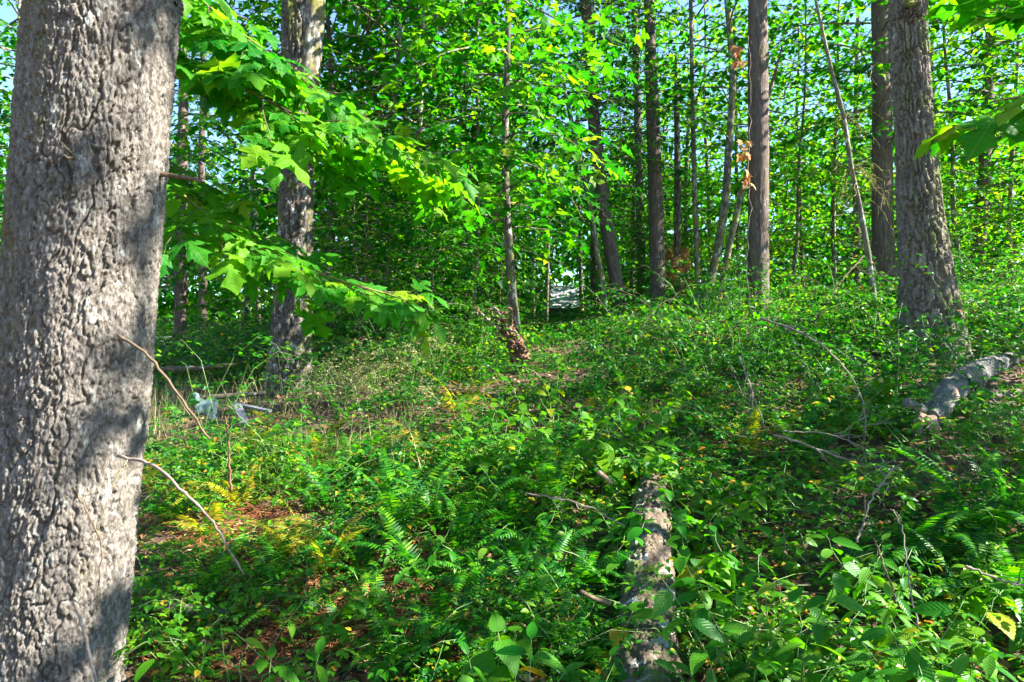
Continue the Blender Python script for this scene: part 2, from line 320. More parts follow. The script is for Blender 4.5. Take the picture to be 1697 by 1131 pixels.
M['bark_log'] = bark_mat('log_bark', [(.25, (.035, .025, .016)), (.45, (.085, .062, .042)), (.62, (.155, .12, .084)), (.78, (.28, .23, .17))], sc=(20, 20, 12), moss=(.10, .14, .03), moss_amt=.50, lichen=.35, bump=1.0, dist=.012)
M['wood_grey'] = bark_mat('weathered_wood', [(.25, (.045, .045, .042)), (.5, (.10, .096, .088)), (.8, (.22, .19, .16))], sc=(12, 12, 12), moss=(.14, .17, .07), moss_amt=.25, bump=.7, dist=.010)
M['wood_red'] = bark_mat('rotten_red_wood', [(.25, (.07, .032, .018)), (.5, (.15, .075, .042)), (.8, (.32, .21, .14))], sc=(14, 14, 7), bump=1.0, dist=.012)
M['wood_pink'] = bark_mat('split_wood', [(.25, (.17, .10, .065)), (.5, (.30, .195, .14)), (.8, (.44, .32, .245))], sc=(6, 26, 26), bump=.6, dist=.005)
M['board'] = plain('weathered_board', (.12, .12, .135), .8, 25)
M['tarp'] = plain('faded_plastic', (.05, .085, .08), .6, 12, .5)
M['roof'] = plain('pale_roof', (.30, .29, .305), .8, 5, .2)
M['siding'] = plain('blue_green_siding', (.10, .26, .32), .6, 6, .15)
M['white'] = plain('white_paint', (.75, .74, .72), .5, 6, .06)
M['glassy'] = plain('dark_window', (.03, .04, .05), .1, 3, .1, 0)
def ground_mat():
    m, N, L, P, O = nt('forest_floor')
    g = N.new('ShaderNodeNewGeometry')
    n1 = N.new('ShaderNodeTexNoise'); n1.inputs['Scale'].default_value = 1.3; n1.inputs['Detail'].default_value = 9; n1.inputs['Roughness'].default_value = .7
    n2 = N.new('ShaderNodeTexNoise'); n2.inputs['Scale'].default_value = 28; n2.inputs['Detail'].default_value = 6
    for n in (n1, n2): L.new(g.outputs['Position'], n.inputs['Vector'])
    r1 = ramp(N, [(.3, (.05, .032, .02)), (.5, (.12, .07, .04)), (.62, (.06, .07, .02)), (.8, (.17, .11, .06))]); L.new(n1.outputs[0], r1.inputs[0])
    r2 = ramp(N, [(.3, (.45, .42, .4)), (.7, (1.3, 1.2, 1.1))]); L.new(n2.outputs[0], r2.inputs[0])
    mx = N.new('ShaderNodeMixRGB'); mx.blend_type = 'MULTIPLY'; mx.inputs[0].default_value = 1; L.new(r1.outputs[0], mx.inputs[1]); L.new(r2.outputs[0], mx.inputs[2])
    L.new(mx.outputs[0], P.inputs['Base Color']); P.inputs['Roughness'].default_value = .95
    bp = N.new('ShaderNodeBump'); bp.inputs['Strength'].default_value = 1; bp.inputs['Distance'].default_value = .04; L.new(n2.outputs[0], bp.inputs['Height']); L.new(bp.outputs[0], P.inputs['Normal'])
    return m
M['ground'] = ground_mat()
M['glare'] = plain('pale_sky_glare', (.42, .42, .44), .9, 18, .3, .8)  # pale tone painted for sun and sky glare on leaves and ground

# ------------------------------------------------------------------ leaf and frond templates (tip +Y, face +Z)
def sym(half, cx, cyc, petiole=.0, curl=.18, fold=.12):
    R = [np.array(p) for p in half]; Lf = [np.array([-p[0], p[1]]) for p in half[::-1] if abs(p[0]) > 1e-6]
    out = R+Lf; V2 = np.array([[cx, cyc]]+[list(p) for p in out]); n = len(out)
    V = np.zeros((len(V2), 3)); V[:, :2] = V2
    d = V2-np.array([cx, cyc]); V[:, 2] = -curl*(d**2).sum(1)+fold*np.abs(V2[:, 0])
    T = [[0, 1+k, 1+(k+1) % n] for k in range(n)]
    U = np.stack([V2[:, 0]*.5+.5, V2[:, 1]], 1)
    if petiole:
        b = len(V); V = np.concatenate([V, [[-.012, 0, 0], [.012, 0, 0], [.0, -petiole, -.04]]]); T.append([b, b+2, b+1]); U = np.concatenate([U, [[.5, 0]]*3])
    return V, np.array(T), U
def bend_leaf(t, ring=.55, droop=.35, fold=.2, wave=.05, seed=0):
    V, T, U = t; r = np.random.default_rng(seed); n = len(V)-1-3; c = V[0, :2]; out = V[1:1+n, :2]; inn = c+(out-c)*ring
    P2 = np.concatenate([[c], inn, out]); k = np.arange(n); k2 = (k+1) % n
    TT = np.concatenate([np.stack([0*k, 1+k, 1+k2], 1), np.stack([1+k, 1+n+k, 1+n+k2], 1), np.stack([1+k, 1+n+k2, 1+k2], 1)])
    d = P2-c; z = -droop*(d**2).sum(1)**.9+fold*np.abs(P2[:, 0])*(1-.6*np.abs(P2[:, 0]))+wave*np.sin(P2[:, 0]*9+seed)*np.cos(P2[:, 1]*7+seed*2)+r.normal(size=len(P2))*.012
    b = len(P2); V3 = np.concatenate([np.column_stack([P2, z]), [[-.010, 0, z[1]], [.010, 0, z[1]], [0, -.5, z[1]-.05]]]); TT = np.concatenate([TT, [[b, b+2, b+1]]])
    return V3, TT, np.concatenate([np.stack([P2[:, 0]*.5+.5, P2[:, 1]], 1), [[.5, 0]]*3])
MAPLE_HI = sym([(0, 0), (.12, -.10), (.20, -.07), (.37, -.03), (.30, .06), (.27, .13), (.42, .17), (.50, .26), (.66, .40), (.50, .41), (.45, .46), (.30, .40), (.16, .39), (.19, .55), (.31, .68), (.20, .72), (.15, .82), (0, 1.0)], 0, .3, .45, .22, .16)
MAPLE_LO = sym([(0, 0), (.34, -.04), (.27, .13), (.62, .38), (.17, .40), (.24, .68), (0, 1.0)], 0, .3, 0, .25, .15)
FAR_LEAF = (np.array([[0, 0, 0], [.42, .42, .08], [0, 1., -.12], [-.42, .42, .08]], float), np.array([[0, 1, 2], [0, 2, 3]]), np.array([[.5, 0], [.9, .4], [.5, 1], [.1, .4]]))
MID_LEAF = (np.array([[0, 0, 0], [.30, .3, .09], [.26, .62, .05], [0, 1., -.14], [-.26, .62, .05], [-.30, .3, .09], [0, .45, 0]], float), np.array([[6, 0, 1], [6, 1, 2], [6, 2, 3], [6, 3, 4], [6, 4, 5], [6, 5, 0]]), np.array([[.5, 0], [.8, .3], [.76, .6], [.5, 1], [.24, .6], [.2, .3], [.5, .45]]))
def ovate(width, teeth=9, heart=.0, curl=.28, fold=.22, pet=.12, peak=.8):
    V = []; U = []; T = []
    st = np.linspace(0, 1, teeth*2+1)
    for k, v in enumerate(st):
        w = width*math.sin(math.pi*min(1, v**peak*.98+.02))**.85*(1.0 if k % 2 else .86) if 0 < v < 1 else 0
        y = v-heart*max(0, .25-v)*(1 if w > 0 else 0)
        zc = -curl*v*v
        V += [[0, v, zc], [w, y, zc+fold*w-.25*w*w], [-w, y, zc+fold*w-.25*w*w]]; U += [[.5, v], [.5+w, v], [.5-w, v]]
    for k in range(len(st)-1):
        a = k*3; b = a+3
        T += [[a, a+1, b+1], [a, b+1, b], [a, b, b+2], [a, b+2, a+2]]
    b = len(V); V += [[-.012, 0, 0], [.012, 0, 0], [0, -pet, .0]]; U += [[.5, 0]]*3; T.append([b, b+2, b+1])
    return np.array(V), np.array(T), np.array(U)
NETTLE = [ovate(.25, 9, .0, .30, .22), ovate(.29, 9, .1, .42, .12), ovate(.21, 9, 0, .18, .35)]
BROAD = [ovate(.42, 8, .3, .35, .15, .3, .62), ovate(.38, 8, .3, .5, .25, .3, .62)]
def frond_mesh(name, L, W, a0, a1, mat, seed, n=30):
    r = np.random.default_rng(seed); t = np.linspace(0, 1, 22); ang = np.radians(a0+(a1-a0)*t**1.2)
    y = np.concatenate([[0], np.cumsum(np.cos(ang[:-1]))])*L/21; z = np.concatenate([[0], np.cumsum(np.sin(ang[:-1]))])*L/21
    x = .03*L*np.sin(t*3+seed); C = np.stack([x, y, z], 1); b = MB(); b.add(*tube(C, np.linspace(.0035, .0008, 22), 3))
    V = []; T = []; U = []
    for k in range(n):
        u = .10+.89*(k+.5)/n; p = np.array([np.interp(u, t, C[:, q]) for q in range(3)]); q2 = np.array([np.interp(min(1, u+.03), t, C[:, q]) for q in range(3)])
        d = unit(q2-p); side = np.array([1., 0, 0]); up = np.cross(side, d)
        ln = W*(min(1, (u-.02)*5))*(1-u)**.62*1.15*(1+r.normal()*.08); wd = L*.9/n*.42
        for s in (1, -1):
            if r.random() < .03: continue
            o = unit(side*s+d*(.22+r.normal()*.05)+up*(-.10+r.normal()*.07)); e = len(V)
            dr = -up*ln*.14
            V += [p-d*wd*.9, p+d*wd*.9, p+o*ln*.5+d*wd*.8, p+o*ln*.5-d*wd*.7, p+o*ln+d*wd*.5+dr]; U += [[.5, .5]]*5
            T += [[e, e+1, e+2], [e, e+2, e+3], [e+3, e+2, e+4]]
    b.add(np.array(V), np.array(T), np.array(U, float)); return b.mesh(name, mat)

# ------------------------------------------------------------------ the ground and what lies far back
def ground_sheet():
    ys = np.concatenate([np.linspace(-60, -4, 12), np.arange(-3.5, 14, .10), np.arange(14, 40, .5), np.linspace(41, 90, 30), np.linspace(110, 900, 14)])
    xs = np.concatenate([np.linspace(-600, -40, 12), np.linspace(-36, -8, 30), np.arange(-7.5, 9.5, .10), np.linspace(10, 38, 30), np.linspace(44, 600, 12)])
    X, Y = np.meshgrid(xs, ys); Z = ground(X, Y)
    V = np.stack([X.ravel(), Y.ravel(), Z.ravel()], 1); w = len(xs)
    i = np.arange(len(ys)-1)[:, None]*w+np.arange(w-1)[None]; i = i.ravel()
    T = np.concatenate([np.stack([i, i+1, i+w+1], 1), np.stack([i, i+w+1, i+w], 1)])
    tag(link('ground', MB().add(V, T).mesh('ground', M['ground'])), kind='structure')
ground_sheet()
def glare_patch():  # pale sheet painted as sunlit foliage and ground reflecting the sky
    xs = np.linspace(-16, -8.2, 24); ys = np.linspace(20, 31, 24); X, Y = np.meshgrid(xs, ys); Z = ground(X, Y)+.05
    X = X+.9*noise2(Y.ravel(), X.ravel()*0, .5, 4).reshape(X.shape)
    V = np.stack([X.ravel(), Y.ravel(), Z.ravel()], 1); w = 24; i = (np.arange(23)[:, None]*w+np.arange(23)[None]).ravel()
    T = np.concatenate([np.stack([i, i+1, i+w+1], 1), np.stack([i, i+w+1, i+w], 1)])
    tag(link('sunlit_glare_patch', MB().add(V, T).mesh('sunlit_glare_patch', M['glare'])), kind='structure')
glare_patch()
def box(b, x0, x1, y0, y1, z0, z1):
    V = [[x, y, z] for x in (x0, x1) for y in (y0, y1) for z in (z0, z1)]
    T = [[0, 1, 3], [0, 3, 2], [4, 6, 7], [4, 7, 5], [0, 4, 5], [0, 5, 1], [2, 3, 7], [2, 7, 6], [0, 2, 6], [0, 6, 4], [1, 5, 7], [1, 7, 3]]
    return b.add(V, T)
def far_house():
    Y = 44.0; c = px(955, 540, Y); gz = float(ground(c[0], Y))
    r = empty('house', (c[0], Y, gz)); tag(r, 'distant house with pale grey roof glimpsed between the far trunks', 'house')
    eave = px(0, 512, Y)[2]-gz; top = px(0, 468, Y)[2]-gz
    link('wall', box(MB(), -2.6, 3.4, .0, 5, -.3, eave-.02).mesh('house_wall', M['siding'], False), r)
    V = np.array([[-3.2, -.8, eave], [4.0, -.8, eave], [4.0, 2.5, top], [-3.2, 2.5, top], [4.0, 5.8, eave], [-3.2, 5.8, eave]], float)
    V = np.concatenate([V, V-[0, 0, .12]])
    T = [[0, 1, 2], [0, 2, 3], [3, 2, 4], [3, 4, 5], [6, 8, 7], [6, 9, 8], [9, 10, 8], [9, 11, 10], [0, 6, 7], [0, 7, 1], [5, 4, 10], [5, 10, 11], [0, 3, 9], [0, 9, 6], [3, 5, 11], [3, 11, 9], [1, 8, 2], [1, 7, 8], [2, 10, 4], [2, 8, 10]]
    ro = link('roof', MB().add(V, T).mesh('house_roof', M['roof'], False), r)
    link('gutter', box(MB(), -3.2, 4.0, -.9, -.803, eave-.14, eave-.0).mesh('house_gutter', M['twig_brown'], False), ro)
    for x in (-1.05, .6, 2.4): link('porch_post', box(MB(), x-.09, x+.09, -.66, -.48, -.3, eave-.13).mesh('porch_post', M['white'], False), r)
    link('window', box(MB(), -.7, .3, -.05, -.003, .2, eave-.35).mesh('house_window', M['glassy'], False), r)
far_house()

# ------------------------------------------------------------------ tree parts
UP = np.array([0, 0, 1.])
def limb(rng, p0, d0, L, r0, droop=.25, spr=.45, leaf=.2, step=.13, tw=.26, start=.22, tilt=.42, flat=.0):
    """one leafy limb: polylines with radii, and leaf placements"""
    n = 8; P = [np.array(p0, float)]; d = unit(np.array(d0, float))
    for k in range(n-1):
        d = unit(d+np.array([rng.normal()*.10, rng.normal()*.10, -droop/n*2+rng.normal()*.05])); P.append(P[-1]+d*L/(n-1))
    P = np.array(P); lines = [(P, np.linspace(r0, r0*.22, n))]; lv = []
    s = L*start; side = 1 if rng.random() < .5 else -1
    while s < L:
        u = s/L*(n-1); i = min(int(u), n-2); p = P[i]+(P[i+1]-P[i])*(u-i); dd = unit(P[i+1]-P[i]); side = -side
        a = rng.uniform(.6, 1.15)*side; hor = np.cross(UP, dd); hor = unit(hor)
        td = unit(dd*math.cos(a)+hor*math.sin(a)+UP*rng.normal()*.16); tl = L*spr*(1-.62*s/L)*rng.uniform(.6, 1.15)+.12
        m = max(3, int(tl/step)); Q = [p]
        for k in range(m):
            td = unit(td+np.array([rng.normal()*.10, rng.normal()*.10, -droop*.12+rng.normal()*.06])); Q.append(Q[-1]+td*tl/m)
        Q = np.array(Q); lines.append((Q[::max(1, m//3)] if m > 4 else Q, None))
        for k in range(1, m+1):
            h2 = unit(np.cross(UP, td))
            for sd in ((1, -1) if k < m else (0,)):
                if rng.random() < .10: continue
                f = unit(td*(.55 if sd else 1)+h2*sd*.85+UP*(-.22+rng.normal()*.22)+rng.normal(size=3)*.12)
                nn = UP+rng.normal(size=3)*tilt
                lv.append((Q[k]+f*leaf*.25, f, nn, leaf*rng.uniform(.6, 1.15)))
        s += tw*rng.uniform(.7, 1.3)
    return lines, lv
def lines_geo(b, lines, r_twig=.0022, n=3):
    for Q, r in lines: b.add(*tube(Q, np.linspace(r_twig, r_twig*.45, len(Q)) if r is None else r, n if r is None else max(n, 5), False))
def leaves_geo(b, lv, tmpl):
    b.add(*spread(tmpl, np.array([l[0] for l in lv]), np.array([l[1] for l in lv]), np.array([l[2] for l in lv]), np.array([l[3] for l in lv])))
def broad_crown(seed, H, z0, nl, Lm, leaf, tmpl, mat, step=.15, tw=.3, shape='cone', bark='bark_alder', trunk_at=None, tilt=.42, up=.25):
    """crown and limb meshes about a trunk on the local z axis"""
    r = np.random.default_rng(seed); lines = []; lv = []
    for k in range(nl):
        u = (k+r.random())/nl; z = z0+(H-z0)*u; az = k*2.4+r.normal()*.4
        Lk = Lm*((1-u)**.7*.9+.18 if shape == 'cone' else math.sin(math.pi*(.16+.80*u))**.6)*r.uniform(.75, 1.15)
        d = np.array([math.cos(az), math.sin(az), up+r.normal()*.15])
        base = np.array([0, 0, z]) if trunk_at is None else trunk_at(z)
        a, b = limb(r, base, d, Lk, .005+.0065*Lk, .35, .45, leaf, step, tw, tilt=tilt); lines += a; lv += b
    mb = MB(); lines_geo(mb, lines); lm = mb.mesh('limbs', M[bark])
    mb = MB(); leaves_geo(mb, lv, tmpl); cm = mb.mesh('crown', M[mat], False)
    return lm, cm, len(lv)
NEEDLE = (np.array([[-.10, 0, 0], [.10, 0, 0], [.07, .6, .02], [-.07, .6, .02], [0, 1, -.05]], float), np.array([[0, 1, 2], [0, 2, 3], [3, 2, 4]]), np.zeros((5, 2)))
def conifer_crown(seed, H, z0, nb, Lm, sparse=1.0):
    r = np.random.default_rng(seed); lines = []; P = []; Fw = []; Nn = []; S = []
    for k in range(nb):
        u = (k+r.random())/nb; z = z0+(H-z0)*u; az = k*2.4+r.normal()*.5; L = Lm*((1-u)**.8*.9+.14)*r.uniform(.7, 1.1); n = 7
        d = np.array([math.cos(az), math.sin(az), .05]); Q = [np.array([0, 0, z])]
        for i in range(n-1):
            d = unit(d+np.array([r.normal()*.06, r.normal()*.06, -.10 if i < 4 else .06])); Q.append(Q[-1]+d*L/(n-1))
        Q = np.array(Q); lines.append((Q, np.linspace(.018, .004, n)*L/1.6))
        s = L*.12; sd = 1
        while s < L:
            i = min(int(s/L*(n-1)), n-2); p = Q[i]+(Q[i+1]-Q[i])*(s/L*(n-1)-i); dd = unit(Q[i+1]-Q[i]); sd = -sd
            hor = unit(np.cross(UP, dd)); td = unit(dd*.75+hor*sd*.8+UP*(-.18+r.normal()*.12)); tl = L*.34*(1-.6*s/L)*r.uniform(.6, 1.2)+.06
            for q in np.arange(.03, tl, .035/sparse):
                pp = p+td*q-UP*q*q*.25
                for e in (1, -1):
                    hh = unit(np.cross(td, UP)); P.append(pp); Fw.append(td*.7+hh*e*.8+r.normal(size=3)*.2); Nn.append(UP+r.normal(size=3)*.4); S.append(r.uniform(.06, .12)*(.6+.4/sparse)*1.2)
            s += .085/sparse*r.uniform(.7, 1.3)
    mb = MB(); lines_geo(mb, lines); lm = mb.mesh('boughs', M['twig_brown'])
    mb = MB(); mb.add(*spread(NEEDLE, np.array(P), np.array(Fw), np.array(Nn), np.array(S))); cm = mb.mesh('needles', M['conifer'], False)
    return lm, cm
def trunk_px(pts, Y, topz, n, rows, bark, mat, flare=.25, seed=0., dY=0.0, sink=.25):
    """pts: (photo x, photo y, width in photo px) from base to top, standing Y metres off; returns root position, mesh and a centre-line"""
    W = [(*px(a, b, Y), w/2/F*Y) for a, b, w in pts]; W = np.array(W)
    k = (W[-1]-W[-2])/(W[-1][2]-W[-2][2])
    if topz > W[-1][2]:
        e = W[-1]+k*(topz-W[-1][2]); e[3] = max(.015, W[-1][3]*.45); mid = (W[-1]+e)/2; mid[3] = (W[-1][3]*.8+e[3]*.2); W = np.vstack([W, mid, e])
    gz = float(ground(W[0][0], Y)); k0 = (W[1]-W[0])/(W[1][2]-W[0][2])
    b = W[0]+k0*(gz-sink-W[0][2]); b[3] = W[0][3]*1.04
    if b[2] < W[0][2]-.02: W = np.vstack([b, W])
    root = np.array([b[0], Y, gz]); L = W.copy(); L[:, :3] -= root
    V, T = trunk_geo(L, n, rows, bark, flare, 5, seed)
    me = MB().add(V, T).mesh('trunk', M[mat])
    return root, me, L
def along(L, z): return np.array([np.interp(z, L[:, 2], L[:, 0]), np.interp(z, L[:, 2], L[:, 1]), z])

# ------------------------------------------------------------------ the big trunk on the left edge
root, me, LT = trunk_px([(80, 1090, 232), (96, 900, 230), (113, 700, 228), (132, 500, 226), (154, 250, 222), (178, 0, 220), (196, -200, 214)], 2.6, 11.0, 520, (4.4, 780, 70), bark_plates, 'bark_grey', flare=.0, seed=.3)
big = empty('tree', root); tag(big, 'massive grey plated trunk filling the left edge, splashed with sun', 'tree')
link('trunk', me, big)
big_c = broad_crown(91, 12, 6.2, 20, 3.0, .2, MAPLE_LO, 'alder', shape='round', step=.17, tw=.3)
link('limbs', big_c[0], big, Matrix.Translation((.35, 0, 0))); link('crown', big_c[1], big, Matrix.Translation((.35, 0, 0)))
def stick(name, pts, r0, r1, mat, parent=None, n=6, jit=.0, rows=None, seed=0):
    """pts: (photo x, photo y, metres off); a bent stick"""
    W = np.array([px(*p) for p in pts]); C, s = smooth_path(W, rows or max(8, len(pts)*5)); rg = np.random.default_rng(seed+len(pts)*7)
    C[1:-1] += rg.normal(size=(len(C)-2, 3))*jit; r = np.linspace(r0, r1, len(C))*(1+rg.normal(size=len(C))*.06)
    if parent is not None: C = C-np.array(parent.location)
    V, T, U = tube(C, r, n); return link(name, MB().add(V, T, U).mesh(name, M[mat]), parent)
# dead twigs and stubs that stick out of the big trunk are its parts
stick('twig', [(196, 756, 2.36), (255, 772, 2.30), (300, 812, 2.26), (350, 862, 2.25), (385, 920, 2.26), (405, 952, 2.28)], .0062, .003, 'twig', big, jit=.002)
stick('twig', [(196, 556, 2.34), (245, 590, 2.30), (300, 660, 2.28), (348, 728, 2.30)], .0058, .0035, 'twig_brown', big, jit=.002)
stick('twig', [(124, 992, 2.30), (140, 1050, 2.20), (152, 1100, 2.14), (166, 1150, 2.12)], .0065, .004, 'twig', big, jit=.002)
stick('twig', [(122, 808, 2.33), (140, 840, 2.26), (156, 870, 2.24), (168, 915, 2.26), (160, 1010, 2.3)], .003, .0015, 'twig_brown', big, jit=.002)
stick('twig', [(212, 762, 2.32), (190, 800, 2.28), (168, 860, 2.28), (140, 950, 2.3)], .0016, .001, 'grass', big, jit=.001)
stick('branch_stub', [(262, 289, 2.62), (285, 292, 2.62), (310, 295, 2.6), (334, 300, 2.58)], .010, .007, 'twig_brown', big, jit=.002)
stick('twig', [(122, 262, 2.33), (112, 248, 2.26), (100, 236, 2.25)], .007, .002, 'twig_moss', big, jit=.002)
stick('twig', [(122, 262, 2.33), (113, 262, 2.27), (104, 256, 2.25)], .006, .002, 'twig_moss', big, jit=.002)

# ------------------------------------------------------------------ the forked maple behind it
root, me, L2 = trunk_px([(481, 655, 80), (482, 600, 73), (485, 540, 68), (489, 420, 61), (492, 300, 57), (492, 180, 53)], 9.0, 8.2, 72, 330, bark_furrow, 'bark_maple', flare=.22, seed=2.)
fm = empty('maple_tree', root); tag(fm, 'thick forked maple trunk standing behind the sunlit branches, left of centre', 'tree')
link('trunk', me, fm)
Lf = np.array([(*px(a, b, 9.0), w/2/F*9.0) for a, b, w in ((496, 240, 40), (505, 165, 42), (517, 60, 38), (524, -60, 34), (530, -260, 26))]); Lf[:, :3] -= root
V, T = trunk_geo(Lf, 48, 110, bark_fine, 0, 5, 3.); link('fork', MB().add(V, T).mesh('fork', M['bark_alder']), fm)

# ------------------------------------------------------------------ maples whose sunlit sprays reach into the frame: every leaf its own piece
MAPLE_B = sym([(0, 0), (.10, -.08), (.20, -.10), (.38, -.06), (.31, .02), (.24, .09), (.36, .12), (.46, .20), (.64, .30), (.55, .37), (.52, .43), (.40, .40), (.28, .40), (.15, .36), (.17, .50), (.26, .60), (.33, .72), (.20, .73), (.13, .84), (0, 1.02)], 0, .28, .45)
MAPLE_MESH = [MB().add(*bend_leaf(t, .55, dr, fo, wv, k)).mesh('maple_leaf', M['maple'], True) for k, (t, dr, fo, wv) in enumerate(((MAPLE_HI, .30, .20, .04), (MAPLE_B, .50, .30, .05), (MAPLE_HI, .15, .35, .06), (MAPLE_B, .70, .10, .05), (MAPLE_B, .35, -.10, .07)))]
LEAF_N = [0]
def leaf_obj(parent, pos, f, n, s, meshes=None, name='leaf'):
    ms = meshes or MAPLE_MESH; LEAF_N[0] += 1
    return link(name, ms[LEAF_N[0] % len(ms)], parent, m4(pos, f, n, s))
def spray_branch(parent, pts, r0, r1, rng, leaf, tw, spr, up_bias=0.0, every=.11, start=.12, face=(.12, -.22, 1.0), mat='twig_moss', maxn=150, lift=0.0):
    """a mossy limb through photo points, side twigs left and right of it, leaves on the twigs"""
    off = np.array(parent.location); W = np.array([px(*p) for p in pts])-off; C, s = smooth_path(W, 40)
    V, T, U = tube(C, np.linspace(r0, r1, 40)*(1+rng.normal(size=40)*.12), 7); link('limb', MB().add(V, T, U).mesh('limb', M[mat]), parent)
    tot = s[-1]; q = tot*start; side = 1; b = MB(); cnt = 0; extra = []; face = np.array(face)
    while q < tot and len(extra) < 260:
        i = min(int(q/tot*39), 38); p = C[i]; d = unit(C[i+1]-C[i]); side = -side; hor = unit(np.cross(UP, d))
        a = rng.uniform(.55, 1.0)*side; td = unit(d*math.cos(a)+hor*math.sin(a)+UP*(up_bias+rng.normal()*.09)); tl = spr*(1-.55*q/tot)*rng.uniform(.55, 1.15)
        m = max(2, int(tl/every)); Q = [p]
        for k in range(m): td = unit(td+rng.normal(size=3)*.09+np.array([0, 0, -.05])); Q.append(Q[-1]+td*tl/m)
        Q = np.array(Q); b.add(*tube(Q, np.linspace(.004, .0018, len(Q)), 4))
        for k in range(1, m+1):
            h2 = unit(np.cross(UP, td))
            for sd in ((1, -1) if k < m else (0, 1, -1)):
                if rng.random() < .07: continue
                f = unit(td*.7+h2*sd*.75+np.array([0, 0, -.30+rng.normal()*.15])+rng.normal(size=3)*.12); sz = leaf*rng.uniform(.55, 1.12)
                e = Q[k]+f*sz*.42; nr = face+rng.normal(size=3)*.26
                if cnt < maxn and rng.random() < .62: leaf_obj(parent, e, f, nr, sz); cnt += 1
                else: extra.append((e, f, nr, sz))
        q += tw*rng.uniform(.7, 1.3)
    link('twigs', b.mesh('twigs', M['twig_brown']), parent)
    if extra:
        e = MB()
        for k in range(3):
            if extra[k::3]: leaves_geo(e, extra[k::3], bend_leaf((MAPLE_HI, MAPLE_B, MAPLE_B)[k], .55, (.3, .5, .7)[k], .2, .05, k+20))
        tag(link('foliage', e.mesh('foliage', M['maple'], True), parent), kind='stuff')
    return cnt
rng = np.random.default_rng(11)
gx, gy = -3.0, 4.5
lm = empty('maple_tree', (gx, gy, float(ground(gx, gy)))); tag(lm, 'young maple behind the big left trunk reaching bright sunlit sprays to the right', 'tree')
Lt = np.array([[0, 0, -.2, .07], [.05, 0, 1., .06], [.08, 0, 2.4, .05], [.16, .05, 4.2, .035], [.2, .1, 6.0, .02]])
V, T = trunk_geo(Lt, 18, 60, bark_smooth, .2); link('trunk', MB().add(V, T).mesh('trunk', M['bark_alder']), lm)
n1 = spray_branch(lm, [(150, 30, 4.5), (300, 95, 4.0), (410, 150, 3.9), (520, 205, 3.9), (620, 240, 4.0), (730, 285, 4.1)], .016, .004, rng, .195, .085, .95, .05, maxn=130, start=.18, every=.105)
n2 = spray_branch(lm, [(110, 160, 4.5), (270, 295, 3.9), (330, 345, 3.85), (420, 405, 3.8), (520, 450, 3.85), (655, 492, 3.95)], .018, .004, rng, .185, .085, .80, .06, maxn=110, start=.22, every=.105)
spray_branch(lm, [(150, 0, 4.6), (330, 50, 4.2), (450, 110, 4.1), (540, 160, 4.1), (610, 200, 4.15)], .012, .004, rng, .18, .10, .75, .04, maxn=0, start=.25, every=.11)
n3 = spray_branch(lm, [(120, -120, 4.5), (280, -40, 3.9), (350, 15, 3.8), (420, 70, 3.75), (470, 105, 3.75)], .012, .004, rng, .195, .10, .7, .0, maxn=60, start=.2, every=.105)
# maple just outside the right edge: big dark leaves hang into the corner, its unseen crowns are shaped to shade the foreground and big trunk
gx, gy = 4.6, 3.3
rm = empty('maple_tree', (gx, gy, float(ground(gx, gy)))); tag(rm, 'maple beyond the right edge whose large leaves hang into the upper right corner', 'tree')
Lt = np.array([[0, 0, -.2, .10], [-.05, 0, 1., .09], [.02, .05, 2.4, .08], [.05, .05, 4.5, .06], [0, .1, 8.0, .02]])
V, T = trunk_geo(Lt, 20, 70, bark_smooth, .2); link('trunk', MB().add(V, T).mesh('trunk', M['bark_alder']), rm)
spray_branch(rm, [(2030, 330, 3.1), (1880, 230, 2.9), (1780, 165, 2.8), (1700, 160, 2.75), (1640, 170, 2.75)], .013, .004, np.random.default_rng(5), .22, .13, .42, -.05, maxn=34, start=.35)
spray_branch(rm, [(1990, 200, 2.9), (1800, 60, 2.9), (1720, 20, 3.0), (1640, 0, 3.1), (1600, -30, 3.2)], .012, .004, np.random.default_rng(6), .22, .18, .35, .15, maxn=22, start=.45, mat='twig_brown')
cr = broad_crown(31, 5.0, 2.7, 8, 2.5, .23, MAPLE_LO, 'maple', shape='round', step=.11, tw=.19, up=.2)  # unseen crown kept low to shade the foreground, leaving the left patch sunny
dapple_crown = broad_crown(33, 8.6, 5.6, 9, 1.55, .23, MAPLE_LO, 'maple', shape='round', step=.11, tw=.19, up=.1); link('limbs', dapple_crown[0], rm, Matrix.Translation((.7, -1.45, 0))); link('crown', dapple_crown[1], rm, Matrix.Translation((.7, -1.45, 0)))  # extra unseen crown, set off the stem to dapple the big trunk
link('limbs', cr[0], rm, Matrix.Translation((.8, -.55, 0))); link('crown', cr[1], rm, Matrix.Translation((.8, -.55, 0)))

